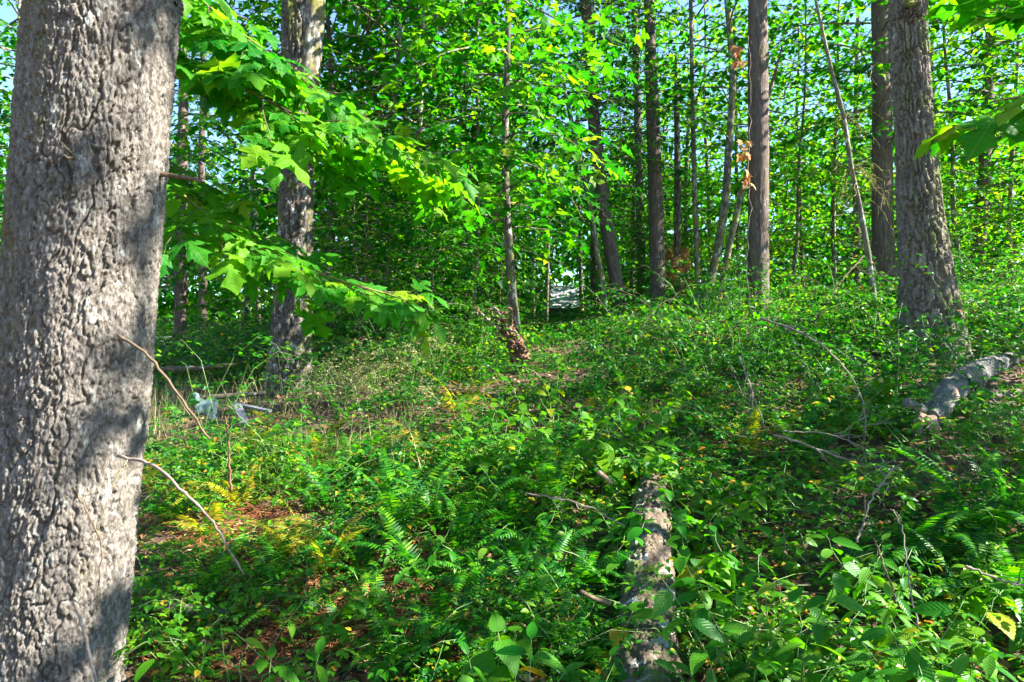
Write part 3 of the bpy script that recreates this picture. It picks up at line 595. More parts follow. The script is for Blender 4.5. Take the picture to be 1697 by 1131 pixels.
# ------------------------------------------------------------------ the slim maple in the centre with tiers of leaves
root, me, L3 = trunk_px([(858, 575, 19), (850, 500, 16), (844, 420, 15), (839, 330, 13), (837, 240, 12), (840, 120, 10)], 9.6, 7.6, 18, 110, bark_smooth, 'bark_maple', flare=.15, seed=5.)
sm = empty('maple_tree', root); tag(sm, 'slim young maple in the centre carrying wide flat tiers of leaves', 'tree'); link('trunk', me, sm)
cl, cc, _ = broad_crown(41, 7.4, 1.9, 42, 1.95, .19, MAPLE_LO, 'maple_far', step=.15, tw=.24, shape='round', trunk_at=lambda z: along(L3, z), up=.12, tilt=.34)
link('limbs', cl, sm); link('crown', cc, sm)
rng = np.random.default_rng(19)      # the nearest, best lit leaves are single pieces
for k in range(260):
    z = rng.uniform(2.3, 5.9); az = rng.uniform(-2.8, -.3); rr = rng.uniform(.15, 1.7)
    p = along(L3, z)+np.array([math.cos(az)*rr, math.sin(az)*rr, .15*math.sin(rr)-.12*rr])
    f = unit(np.array([math.cos(az), math.sin(az), -.35])+rng.normal(size=3)*.35); leaf_obj(sm, p, f, UP+rng.normal(size=3)*.4, rng.uniform(.15, .24))

# ------------------------------------------------------------------ shared crowns
CR = {
 'maple_a': broad_crown(51, 10.5, 1.6, 62, 2.9, .19, FAR_LEAF, 'maple_far', step=.15, tw=.31, tilt=.32, shape='round'),
 'maple_b': broad_crown(52, 12.0, 2.4, 60, 2.6, .185, FAR_LEAF, 'maple_far', step=.15, tw=.31, tilt=.32, shape='cone'),
 'alder_a': broad_crown(53, 11.0, 1.2, 60, 2.4, .17, FAR_LEAF, 'alder', step=.14, tw=.30, tilt=.34, shape='round', up=.4),
 'alder_b': broad_crown(54, 9.0, .8, 52, 2.6, .17, FAR_LEAF, 'alder', step=.14, tw=.30, tilt=.34, shape='round', up=.3),
 'sparse': broad_crown(55, 11.0, 3.5, 34, 2.2, .19, FAR_LEAF, 'maple_far', step=.18, tw=.36, shape='round', up=.45),
}
CON = {'fir_a': conifer_crown(61, 15, 5.5, 46, 2.4, .62), 'fir_b': conifer_crown(62, 13, 2.0, 54, 2.6, .60)}
def plain_trunk(name, H, r, bend, mat, seed, n=12, rows=70):
    rg = np.random.default_rng(seed); z = np.linspace(-.3, H, 6)
    P = np.stack([bend*np.sin(z/H*2.2+seed)+rg.normal(size=6)*.03, bend*.6*np.cos(z/H*1.7+seed)+rg.normal(size=6)*.03, z, r*(1-.78*np.clip(z, 0, H)/H)], 1); P[:, :2] -= P[0, :2]
    V, T = trunk_geo(P, n, rows, bark_fine if r > .09 else bark_smooth, .2, 5, seed); return MB().add(V, T).mesh(name, M[mat])
TR = {'thin_a': plain_trunk('trunk', 11, .075, .25, 'bark_alder', 1), 'thin_b': plain_trunk('trunk', 11.5, .10, .18, 'bark_maple', 2), 'thin_c': plain_trunk('trunk', 10, .055, .35, 'bark_alder', 3), 'fir': plain_trunk('trunk', 16, .17, .05, 'bark_fir', 4, 16, 110)}

# ------------------------------------------------------------------ the trunks one can tell apart
def big_trunk(name, label, pts, Y, topz, mat, bark, n=26, rows=160, crown=None, off=0, rz=0, cs=1.0, flare=.18, seed=0., cz=0.0):
    root, me, L = trunk_px(pts, Y, topz, n, rows, bark, mat, flare, seed)
    t = empty(name, root); tag(t, label, 'tree'); link('trunk', me, t)
    if crown:
        lm_, cm_ = (CR.get(crown) or CON.get(crown))[:2]; p = along(L, max(1, topz-6-root[2])); Mx = Matrix.Translation((p[0], p[1], cz)) @ Matrix.Rotation(rz, 4, 'Z') @ Matrix.Scale(cs, 4)
        link('limbs', lm_, t, Mx); link('crown', cm_, t, Mx)
    return t, L
fir_r, LR = big_trunk('fir_tree', 'thick furrowed fir trunk flaring at its base, right of the picture', [(1543, 585, 108), (1540, 520, 93), (1533, 440, 81), (1526, 360, 72), (1516, 220, 60), (1506, 60, 57), (1503, -60, 55)], 7.5, 15, 'bark_furrow', bark_furrow, 170, (5.6, 500, 60), 'fir_a', rz=.5, flare=.16, seed=1., cz=6.5)
stick('branch_stub', [(1502, 2, 7.3), (1512, 8, 7.15), (1524, 4, 7.05)], .045, .02, 'twig_moss', fir_r, jit=.012)
big_trunk('fir_tree', 'leaning fir trunk left of the tall straight one', [(1031, 528, 26), (1018, 450, 24), (1003, 360, 22), (990, 260, 21), (980, 150, 20), (971, 0, 19)], 15, 14, 'bark_fir', bark_fine, crown='fir_b', rz=1.1, seed=4., cz=2.4, cs=.85)
big_trunk('fir_tree', 'tall straight fir trunk just right of the leaning one', [(1094, 528, 33), (1090, 460, 26), (1086, 330, 24), (1082, 200, 22), (1077, 60, 18), (1074, -40, 17)], 15.5, 15, 'bark_fir', bark_fine, crown='fir_a', seed=6., rz=2., cz=4.5)
big_trunk('fir_tree', 'dark trunk half hidden behind the tall straight fir', [(1064, 530, 16), (1062, 420, 15), (1058, 250, 13), (1054, 100, 11)], 20, 15, 'bark_maple', bark_fine, n=20, rows=120, crown='maple_b', seed=7., rz=.3)
big_trunk('alder_tree', 'dead-looking trunk hung with brown withered leaves beside the straight fir', [(1124, 525, 15), (1122, 440, 13), (1123, 340, 12), (1122, 240, 10)], 16.5, 8.5, 'bark_maple', bark_fine, n=16, rows=90, seed=8.)
bt9, _ = big_trunk('maple_tree', 'dark curving maple stem left of the reddish fir', [(1166, 512, 15), (1186, 430, 14), (1201, 340, 13), (1208, 240, 12), (1214, 130, 11), (1205, 0, 10)], 14, 12, 'bark_alder', bark_smooth, n=16, rows=110, crown='sparse', seed=9., rz=1.)
big_trunk('maple_tree', 'slanting mossy stem leaning towards the reddish fir', [(1188, 508, 12), (1204, 430, 11), (1222, 350, 10), (1240, 280, 9), (1254, 230, 7)], 13.6, 7.5, 'bark_alder', bark_smooth, n=14, rows=80, seed=10.)
fir10, L10 = big_trunk('fir_tree', 'straight reddish fir trunk with a dead vine on its left side', [(1254, 545, 38), (1256, 480, 36), (1257, 380, 34), (1257, 250, 33), (1256, 100, 31), (1255, -40, 29)], 12.5, 14, 'bark_fir', bark_fine, n=44, rows=260, crown='fir_a', seed=11., rz=4., cz=3.6)
snag, LS = big_trunk('snag_tree', 'thin pale leaning snag with mossy twigs left of the furrowed fir', [(1457, 545, 8), (1447, 480, 8), (1438, 420, 9), (1426, 350, 8), (1411, 280, 8), (1397, 190, 7), (1376, 110, 6), (1356, 20, 5)], 9.2, 6.3, 'bark_pale', bark_smooth, n=14, rows=110, seed=12.)
big_trunk('fir_tree', 'brown trunk partly hidden just left of the furrowed fir', [(1466, 470, 40), (1464, 420, 36), (1462, 300, 32), (1461, 150, 29), (1458, 0, 26)], 14.5, 14, 'bark_fir', bark_fine, n=30, rows=150, crown='maple_a', seed=13., rz=2.6, cz=1.5)
big_trunk('fir_tree', 'reddish trunk in bright foliage near the right edge', [(1622, 425, 20), (1628, 330, 20), (1634, 220, 18), (1640, 100, 16), (1645, 0, 15)], 17, 14, 'bark_fir', bark_fine, n=20, rows=120, crown='alder_a', seed=14., rz=.2)
big_trunk('alder_tree', 'mossy bent trunk between the slim maple and the leaning fir', [(1003, 530, 12), (998, 470, 11), (988, 410, 10), (975, 330, 9), (962, 270, 8)], 14.5, 7.5, 'bark_alder', bark_smooth, n=14, rows=80, crown='sparse', cs=.7, seed=15.)
big_trunk('alder_tree', 'dark trunk right of the forked maple', [(546, 470, 14), (548, 400, 13), (553, 330, 13), (557, 270, 11), (553, 200, 9)], 13.5, 9.5, 'bark_maple', bark_smooth, n=16, rows=90, crown='maple_b', seed=16., rz=2.)
big_trunk('alder_tree', 'slender mossy stem between the straight fir and the curving maple', [(1156, 500, 9), (1154, 400, 9), (1150, 280, 8), (1147, 130, 7)], 15, 11, 'bark_alder', bark_smooth, n=12, rows=80, crown='sparse', seed=17., rz=3.1)
# mossy twigs drooping from the snag
rg = np.random.default_rng(3); b = MB()
for (sx, sy) in ((1411, 282), (1411, 285), (1398, 200), (1420, 320)):
    for k in range(9):
        ex = sx+rg.uniform(-45, 75); ey = sy+rg.uniform(-10, 60); A = px(sx, sy, 9.2); B = px((sx+ex)/2, (sy+ey)/2-14, 9.2+rg.normal()*.1); C_ = px(ex, ey, 9.2+rg.normal()*.25)
        Q, _ = smooth_path(np.array([A, B, C_]), 7); Q[1:] += rg.normal(size=(6, 3))*.012; b.add(*tube(Q-np.array(snag.location), np.linspace(.007, .002, 7), 4))
        for m in range(3):
            p = Q[rg.integers(3, 7)]; b.add(*tube(np.array([p, p+rg.normal(size=3)*.05-UP*.06, p+rg.normal(size=3)*.08-UP*.16])-np.array(snag.location), [.003, .002, .001], 3))
link('mossy_twigs', b.mesh('mossy_twigs', M['twig_moss']), snag)
# dead vine on the reddish fir and withered leaves on the dead trunk
stick('vine', [(1240, 520, 12.2), (1238, 430, 12.2), (1242, 340, 12.15), (1240, 250, 12.2), (1244, 150, 12.2), (1240, 60, 12.2)], .012, .006, 'twig', fir10, jit=.02)
for (sx, sy) in ((1230, 255), (1240, 290), (1238, 298), (1232, 240), (1226, 100), (1222, 82)):
    p = px(sx, sy, 12.15)-np.array(fir10.location)
    for k in range(4): leaf_obj(fir10, p+rg.normal(size=3)*.05, np.array([rg.normal()*.5, -.3, -1]), np.array([rg.normal(), -1, .2]), .16, [bpy.data.meshes['maple_leaf']], 'dead_leaf')
DEADLEAF = MB().add(*MAPLE_LO).mesh('dead_leaf', M['dry'], False)
for o in bpy.data.objects:
    if o.name.startswith('dead_leaf'): o.data = DEADLEAF
dt = [o for o in bpy.data.objects if o.get('label', '').startswith('dead-looking')][0]
for k in range(70):
    p = px(1122+rg.normal()*13, rg.uniform(400, 500), 16.5+rg.normal()*.2)-np.array(dt.location); leaf_obj(dt, p, np.array([rg.normal()*.6, rg.normal()*.3, -1]), rg.normal(size=3), rg.uniform(.14, .26), [DEADLEAF], 'dead_leaf')

# ------------------------------------------------------------------ background trees and shrubs
ZONES = [(-9999, 275, 'beyond the big left trunk'), (275, 455, 'between the big left trunk and the forked maple'), (455, 660, 'close right of the forked maple'), (660, 835, 'left of the slim central maple'),
         (835, 1005, 'between the slim maple and the leaning fir'), (1005, 1240, 'between the leaning fir and the reddish fir'), (1240, 1480, 'between the reddish fir and the furrowed fir'), (1480, 99999, 'right of the furrowed fir')]
ORD = ['first', 'second', 'third', 'fourth', 'fifth', 'sixth', 'seventh', 'eighth', 'ninth', 'tenth', 'eleventh', 'twelfth', 'thirteenth', 'fourteenth', 'fifteenth', 'sixteenth', 'seventeenth', 'eighteenth', 'nineteenth', 'twentieth']
ORD += ['twenty-'+w for w in ORD[:9]]+['thirtieth']+['thirty-'+w for w in ORD[:9]]+['fortieth']+['forty-'+w for w in ORD[:9]]+['fiftieth']
def autolabel(things, base, zones=ZONES, where=None, tail='from left'):
    pxx = lambda o: 848.5+F*o.location.x/max(o.location.y, .3)
    for a, b_, z in zones:
        g = sorted([o for o in things if a <= pxx(o) < b_], key=(pxx if where is None else where))
        for k, o in enumerate(g): o['label'] = f'{base} {z}' if len(g) == 1 else f'{base} {z}, {ORD[min(k, len(ORD)-1)]} {tail}'
far = []
def far_tree(x, y, tr, cr, s, rz, name='alder_tree'):
    t = empty(name, (x, y, float(ground(x, y))), rz, s); tag(t, 'slender leafy background tree', 'tree', 'slender trees of the background wood')
    link('trunk', TR[tr], t); a = (CR.get(cr) or CON.get(cr)); link('limbs', a[0], t); link('crown', a[1], t); far.append(t); return t
rng = np.random.default_rng(77)
spots = [(615, 13.0, 'thin_c', 'maple_a'), (690, 12.4, 'thin_a', 'maple_a'), (775, 14.0, 'thin_c', 'alder_b'), (300, 19, 'fir', 'fir_b'), (335, 24, 'fir', 'fir_b'), (390, 17, 'thin_c', 'alder_b'), (560, 26, 'thin_b', 'maple_a'), (600, 17, 'thin_a', 'maple_a'), (640, 21, 'thin_b', 'maple_b'), (700, 15, 'thin_c', 'maple_a'), (735, 24, 'thin_a', 'maple_b'),
         (770, 19, 'thin_a', 'maple_a'), (815, 27, 'thin_b', 'sparse'), (885, 25, 'thin_a', 'sparse'), (905, 30, 'thin_b', 'sparse'), (965, 25, 'thin_b', 'sparse'), (984, 22, 'thin_b', 'maple_b'), (1048, 23, 'thin_a', 'alder_a'), (1140, 21, 'thin_a', 'alder_a'),
         (1180, 26, 'thin_b', 'sparse'), (1225, 20, 'thin_a', 'alder_b'), (1300, 17, 'thin_c', 'alder_b'), (1330, 23, 'thin_b', 'alder_a'), (1385, 19, 'thin_a', 'alder_a'), (1420, 26, 'fir', 'fir_b'), (1560, 22, 'thin_b', 'alder_a'), (1610, 15, 'thin_c', 'alder_b'),
         (1675, 19, 'thin_a', 'alder_a'), (1740, 14, 'thin_b', 'alder_a'), (30, 15, 'thin_a', 'maple_a'), (-60, 20, 'thin_b', 'maple_b'), (430, 29, 'thin_b', 'maple_b'), (500, 32, 'thin_a', 'alder_a'), (675, 33, 'thin_b', 'maple_a'), (850, 36, 'fir', 'fir_b'),
         (1100, 33, 'thin_b', 'maple_a'), (1265, 34, 'thin_b', 'alder_a'), (1500, 32, 'thin_b', 'alder_b'), (1030, 38, 'thin_a', 'alder_b'), (760, 40, 'thin_b', 'alder_a'), (240, 34, 'thin_a', 'maple_b'), (1640, 30, 'fir', 'fir_b'), (1800, 24, 'thin_a', 'alder_b'), (120, 27, 'thin_b', 'maple_a')]
for (x, y, tr, cr_) in spots:
    far_tree((x-848.5)/F*y, y, tr, cr_, rng.uniform(.9, 1.2), rng.uniform(0, 6.28), 'fir_tree' if tr == 'fir' else 'alder_tree')
for (x, y, cr_) in ((9.3, 5.9, 'maple_b'), (10.5, 10.0, 'sparse'), (13.5, 14.0, 'maple_b')): far_tree(x, y, 'thin_b', cr_, 1.0, x, 'alder_tree')  # unseen trees beyond the right edge, added to shade the middle ground
autolabel(far, 'slender leafy background tree')
rng = np.random.default_rng(555); saplings = []
for k in range(44):
    y = rng.uniform(10.5, 19); xp = rng.uniform(520, 1720); sc_ = rng.uniform(.26, .46)
    if abs(xp-938) < 30+F*2.4*sc_/y or abs(xp-1257) < 25+F*2.2*sc_/y or (abs(xp-1085) < 20+F*2.2*sc_/y and y < 15.5) or abs(xp-1455) < 55 or abs(xp-1632) < 45 or (abs(xp-1060) < 70 and y < 15.5): continue
    x = (xp-848.5)/F*y; t = empty('sapling', (x, y, float(ground(x, y))), rng.uniform(0, 6.28), sc_); tag(t, 'leafy sapling', 'sapling', 'leafy saplings under the trees')
    c = CR['alder_b' if xp > 1150 or k % 3 == 0 else 'maple_a']; link('trunk', TR['thin_c'], t); link('limbs', c[0], t); link('crown', c[1], t); saplings.append(t)
autolabel(saplings, 'leafy sapling')
# shrubs: canes arching from the ground with small leaves
def shrub_mesh(seed, H, n, leaf, mat, tmpl=MID_LEAF):
    r = np.random.default_rng(seed); lines = []; lv = []
    for k in range(n):
        az = r.uniform(0, 6.28); d = np.array([math.cos(az)*r.uniform(.2, .9), math.sin(az)*r.uniform(.2, .9), 1.0])
        a, b = limb(r, [r.normal()*.12, r.normal()*.12, -.05], d, H*r.uniform(.7, 1.25), .008, .9, .4, leaf, .085, .13, start=.15, tilt=.5); lines += a; lv += b
    mb = MB(); lines_geo(mb, lines, .0025); s = mb.mesh('stems', M['twig_brown']); mb = MB(); leaves_geo(mb, lv, tmpl); return s, mb.mesh('foliage', M[mat], False), len(lv)
SH = [shrub_mesh(71, 1.5, 13, .085, 'bramble'), shrub_mesh(72, 1.1, 12, .075, 'alder'), shrub_mesh(73, 2.0, 14, .11, 'maple_far'), shrub_mesh(74, .8, 12, .07, 'creeper')]
shrubs = []
rng = np.random.default_rng(123)
def shrub(x, y, k, s):
    if abs(848.5+F*x/y-938) < 26+F*.85*s/y: return          # keep the glimpse of the house open
    t = empty('shrub', (x, y, float(ground(x, y))), rng.uniform(0, 6.28), s); tag(t, 'leafy shrub', 'shrub', 'leafy shrubs of the undergrowth'); link('stems', SH[k][0], t); link('foliage', SH[k][1], t); shrubs.append(t)
for k in range(165):
    y = 10.5+20*rng.random()**1.3; xp = rng.uniform(240, 1760); x = (xp-848.5)/F*y
    if 885 < xp < 985: continue
    if 255 < xp < 420 and y < 20: continue
    kk = (1 if xp > 1150 else 0) if rng.random() < .6 else rng.integers(0, 4); shrub(x, y, int(kk), rng.uniform(.75, 1.25))
for (xp, y, k, s) in ((1330, 8.6, 0, .8), (1380, 8.0, 2, .5), (1300, 9.6, 2, .6), (1650, 8.8, 1, 1.1), (1690, 7.4, 1, .8), (1620, 10.5, 1, 1.2), (600, 10.5, 0, .9), (700, 11.0, 2, .6), (560, 11.5, 0, 1.), (760, 10.6, 0, .8), (310, 12.5, 0, .9), (350, 13, 2, .5), (400, 12.2, 0, .8)): shrub((xp-848.5)/F*y, y, k, s)
rng = np.random.default_rng(321)
for k in range(70):
    y = rng.uniform(5.4, 12); xp = rng.uniform(620, 1680)
    if 1440 < xp < 1697 and y < 7.5: continue
    shrub((xp-848.5)/F*y, y, int(rng.choice([0, 1, 3, 3])), rng.uniform(.45, .7)*(1+.5*(y > 7.5)))
autolabel(shrubs, 'leafy shrub')
def far_wood():
    r = np.random.default_rng(9); n = 150000
    th = r.uniform(-1.25, 1.25, n); R = r.uniform(42, 66, n); x = R*np.sin(th); y = R*np.cos(th); g = ground(x, y)
    z = g+34*r.random(n)**1.5
    q = np.stack([x*.16, y*.16, z*.22], 1); d = pnoise(q)+.5*pnoise(q*2.7+4); keep = d > -.02+.030*(z-g)
    keep &= ~((np.abs(848.5+F*x/np.maximum(y, 1)-938) < 30) & (z < 5.4) & (y < 46))
    P = np.stack([x, y, z], 1)[keep]; n = 90000
    th = r.uniform(-1.25, 1.25, n); R = r.uniform(33, 52, n); x = R*np.sin(th); y = R*np.cos(th); z = ground(x, y)+9*r.random(n)**1.4
    keep = (noise2(x, y, .2, 3) > -.25) & ~((np.abs(848.5+F*x/np.maximum(y, 1)-938) < 30) & (z < 5.4) & (y < 46)); P = np.concatenate([P, np.stack([x, y, z], 1)[keep]]); m = len(P)
    b = MB(); b.add(*spread(FAR_LEAF, P, r.normal(size=(m, 3))+[0, 0, -.4], r.normal(size=(m, 3))*.6+UP, r.uniform(.28, .55, m)))
    tag(link('far_wood', b.mesh('far_wood', M['maple_far'], False)), 'dense leafy wood closing the view behind the trunks', 'wood', kind='stuff')
far_wood()
# ------------------------------------------------------------------ fallen wood
def log_thing(name, label, P, n, rows, bark, mat, seed):
    P = np.array(P, float); o = P[0, :3].copy(); o[2] = float(ground(o[0], o[1])); t = empty(name, o); tag(t, label, 'log'); Q = P.copy(); Q[:, :3] -= o
    V, T = trunk_geo(Q, n, rows, bark, 0, 5, seed); link('bark', MB().add(V, T).mesh('bark', M[mat]), t); return t
LOG = np.array([[.36, 1.5, .02, .15], [.46, 2.3, .17, .145], [.57, 2.9, .31, .138], [.72, 3.6, .47, .128], [.90, 4.4, .58, .115], [1.03, 5.1, .58, .10]])
flog = log_thing('fallen_log', 'fallen log with flaky lit bark running away from the camera through the plants', LOG, 110, 420, lambda q: bark_plates(q)*1.1+bark_fine(q)+.012*np.clip(pnoise(q*np.array([3., 3., 16.])), 0, 1), 'bark_log', 4.)
stick('branch_stub', [(1012, 800, 3.9), (1002, 790, 3.85), (992, 783, 3.8)], .016, .013, 'wood_pink', flog)
stick('branch_stub', [(1010, 1000, 2.8), (985, 992, 2.75), (962, 980, 2.72)], .010, .008, 'twig_brown', flog)
dead = log_thing('broken_log', 'weathered grey broken log with split pinkish end below the furrowed fir', [[*px(1538, 696, 4.8), .085], [*px(1560, 664, 5.05), .098], [*px(1590, 636, 5.5), .102], [*px(1630, 612, 6.0), .095], [*px(1675, 596, 6.5), .07]], 56, 150, lambda q: bark_smooth(q)*3+bark_fine(q), 'wood_grey', 7.)
off = np.array(dead.location); rg = np.random.default_rng(8)
for (a, b_, c, w) in (((1528, 690, 4.75), (1522, 712, 4.66), (1532, 728, 4.64), .035), ((1540, 695, 4.72), (1552, 715, 4.64), (1556, 738, 4.62), .045), ((1556, 690, 4.8), (1566, 706, 4.72), (1562, 722, 4.7), .030)):
    Q, _ = smooth_path(np.array([px(*a), px(*b_), px(*c)])-off, 9); V, T, U = tube(Q, np.array([.9, 1, 1, .95, .85, .7, .5, .3, .08])*w, 6); V += rg.normal(size=V.shape)*.006; link('splinter', MB().add(V, T, U).mesh('splinter', M['wood_pink'], False), dead)
V, T, U = tube(np.array([px(1556, 668, 4.93), px(1568, 655, 5.1), px(1580, 642, 5.28)])-off, [.05, .085, .05], 8); link('bare_patch', MB().add(V, T, U).mesh('bare_patch', M['wood_pink'], False), dead)
stick('branch_stub', [(1530, 682, 4.85), (1512, 672, 4.72), (1500, 668, 4.66)], .045, .032, 'wood_grey', dead, n=9)
stick('branch_stub', [(1547, 675, 4.9), (1547, 655, 4.85), (1545, 636, 4.83)], .016, .013, 'wood_grey', dead, n=7)
log_thing('fallen_log', 'dark low log half buried in leaves at the right edge', [[*px(1640, 668, 6.0), .10], [*px(1720, 660, 6.2), .10], [*px(1850, 655, 6.5), .09]], 30, 60, bark_fine, 'bark_maple', 2.)
log_thing('fallen_log', 'mossy log lying across the bramble left of the furrowed fir', [[*px(1180, 612, 9.2), .07], [*px(1300, 608, 8.9), .09], [*px(1420, 606, 8.6), .08]], 24, 60, bark_fine, 'bark_log', 6.)
log_thing('fallen_log', 'short dark branch with pale cut end beside the big trunk', [[*(hit(195, 1004, .13)), .026], [*(hit(285, 1008, .14)), .025], [*(hit(375, 1016, .10)), .018]], 18, 50, bark_smooth, 'bark_maple', 3.)
log_thing('fallen_log', 'pale fallen branch in the clearing left of the forked maple', [[*px(262, 612, 9.3), .035], [*px(320, 611, 9.4), .04], [*px(395, 604, 9.6), .025]], 18, 50, bark_fine, 'bark_log', 5.)
log_thing('fallen_log', 'thin grey branch lying before the forked maple', [[*px(330, 660, 7.4), .028], [*px(385, 656, 7.5), .03], [*px(440, 652, 7.6), .026]], 14, 40, bark_smooth, 'bark_maple', 8.)
# upturned rotten roots beside the slim maple
rp = px(842, 560, 9.1); rt = empty('root_stump', (rp[0], rp[1], float(ground(rp[0], rp[1])))); tag(rt, 'upturned rotten reddish roots beside the slim maple', 'stump'); off = np.array(rt.location)
P = np.array([[*px(862, 600, 9.1), .14], [*px(852, 568, 9.1), .12], [*px(838, 546, 9.1), .10], [*px(828, 528, 9.1), .07], [*px(832, 516, 9.1), .03]]); P[:, :3] -= off
V, T = trunk_geo(P, 40, 90, lambda q: bark_furrow(q)*1.6+pnoise(q*11)*.05, 0, 5, 3.); link('core', MB().add(V, T).mesh('core', M['wood_red']), rt)
rg = np.random.default_rng(21)
for k, pl in enumerate((((830, 545), (812, 535), (800, 522), (782, 518)), ((828, 535), (815, 520), (805, 512)), ((834, 520), (846, 512), (848, 530), (846, 545), (852, 560)), ((830, 525), (820, 512), (812, 516)), ((832, 556), (822, 566), (812, 580)), ((846, 565), (858, 575), (853, 592)), ((838, 548), (850, 548), (858, 560), (856, 580)), ((826, 550), (822, 570), (818, 590)), ((800, 522), (790, 512), (784, 504)))):
    stick('root', [(x, y, 9.0+rg.normal()*.08) for x, y in pl], .022, .009, 'wood_red' if k % 3 else 'twig', rt, jit=.012, seed=k)

def twig_thing(label, pts, r0, r1, mat='twig', side=0, name='dead_branch', cat='branch', seed=0, sl=.16, jit=.006):
    p0 = px(*pts[0]); W = np.array([px(*p) for p in pts]); lowest = W[np.argmin(W[:, 2])]
    r0 *= .78; r1 *= .55; t = empty(name, lowest); tag(t, label, cat); stick('stem', pts, r0, r1, mat, t, jit=jit*.6, seed=seed, rows=26)
    rg = np.random.default_rng(seed); C, _ = smooth_path(W-lowest, 30)
    for k in range(side):
        i = rg.integers(6, 28); d = unit(C[i]-C[i-1]); e = unit(d*1.3+rg.normal(size=3)*.6+UP*.2); l = sl*rg.uniform(.4, 1.2)
        Q = np.array([C[i], C[i]+e*l*.5+rg.normal(size=3)*.012, C[i]+unit(e+rg.normal(size=3)*.5)*l]); link('side_twig', MB().add(*tube(smooth_path(Q, 7)[0], np.linspace(r1*1.1, r1*.35, 7), 5)).mesh('side_twig', M[mat]), t)
    return t
twig_thing('dark dead branch slanting up to the foot of the reddish fir', [(1105, 645, 8.4), (1150, 600, 8.3), (1200, 560, 8.3), (1240, 520, 8.4)], .028, .014, 'twig_brown', 3, seed=1, sl=.4)
twig_thing('dead bent branch rising left of the thin pale snag', [(1345, 545, 8.3), (1365, 510, 8.3), (1395, 465, 8.4), (1432, 424, 8.6)], .026, .014, 'twig_brown', 1, seed=2, sl=.3)
twig_thing('long bare twig arching down in front of the right undergrowth', [(1260, 528, 5.6), (1320, 548, 5.0), (1370, 580, 4.7), (1410, 625, 4.6), (1432, 675, 4.5), (1432, 735, 4.5)], .011, .008, 'twig', 7, seed=3, sl=.22)
twig_thing('crooked pale twig hanging above the fern, right of centre', [(1225, 590, 5.2), (1240, 630, 5.0), (1250, 660, 4.9), (1262, 690, 4.9), (1268, 712, 4.85)], .008, .007, 'twig', 9, seed=4, sl=.24)
twig_thing('reddish bare branch lying across the leaves right of the log', [(1282, 722, 4.2), (1330, 735, 4.15), (1390, 758, 4.1), (1458, 778, 4.1)], .011, .007, 'twig', 9, seed=5, sl=.2)
twig_thing('thin bare branch curving over the reddish one', [(1295, 716, 4.4), (1360, 718, 4.3), (1410, 732, 4.2), (1465, 762, 4.1)], .006, .005, 'twig', 4, seed=6)
twig_thing('grey leaning stick standing in the leaves right of the log', [(1420, 900, 3.3), (1435, 850, 3.35), (1455, 810, 3.4), (1482, 775, 3.5)], .008, .006, 'twig', 6, seed=7, sl=.13)
twig_thing('long straight dead stick leaning over the broken log', [(1690, 720, 4.9), (1660, 680, 5.1), (1625, 640, 5.3), (1597, 605, 5.5), (1570, 565, 5.8)], .011, .007, 'twig', 5, seed=8, sl=.25)
twig_thing('short dead stick right of the broken log', [(1657, 700, 5.1), (1640, 672, 5.2), (1624, 645, 5.3)], .010, .007, 'twig', 2, seed=9)
twig_thing('thin curved twig hooked over the broken log', [(1540, 680, 5.35), (1570, 665, 5.35), (1592, 635, 5.4), (1598, 605, 5.5)], .007, .006, 'twig', 0, seed=10)
twig_thing('dead twig lying over the ferns left of the log', [(870, 818, 3.3), (930, 828, 3.2), (980, 842, 3.15), (1035, 872, 3.1)], .006, .005, 'twig', 5, seed=11, sl=.12)
twig_thing('low thin twig crossing the shaded leaves under the arching twig', [(1380, 720, 4.6), (1440, 704, 4.7), (1500, 700, 4.8), (1545, 690, 4.9)], .006, .004, 'twig', 6, seed=12)
twig_thing('upright dead stalk in the leaves at lower right', [(1485, 1000, 2.7), (1470, 950, 2.72), (1455, 910, 2.75), (1448, 892, 2.75)], .007, .006, 'twig_brown', 0, seed=13)
twig_thing('slanting pale stalk right of the upright dead stalk', [(1520, 1040, 2.6), (1505, 950, 2.7), (1495, 880, 2.8), (1480, 845, 2.9)], .005, .004, 'twig', 3, seed=14, sl=.1)
twig_thing('dead branch lying along the right edge above the fern', [(1600, 938, 2.9), (1660, 962, 2.85), (1710, 975, 2.8)], .009, .007, 'twig', 2, seed=15)
twig_thing('brown broken stake standing among the ferns near the big trunk', [(382, 815, 4.05), (380, 760, 4.05), (376, 700, 4.05), (373, 690, 4.05)], .012, .007, 'wood_red', 0, seed=16, cat='stake', name='stake')
twig_thing('curved bare branch at the foot of the leaning dark branch', [(1232, 545, 8.2), (1248, 570, 8.1), (1262, 600, 8.0)], .03, .02, 'bark_pale' and 'twig_brown', 0, seed=17)
twig_thing('thin dead sapling bent over the clearing beside the forked maple', [(440, 610, 8.0), (448, 590, 8.0), (452, 575, 8.0), (470, 560, 8.1)], .008, .004, 'twig', 3, seed=18)
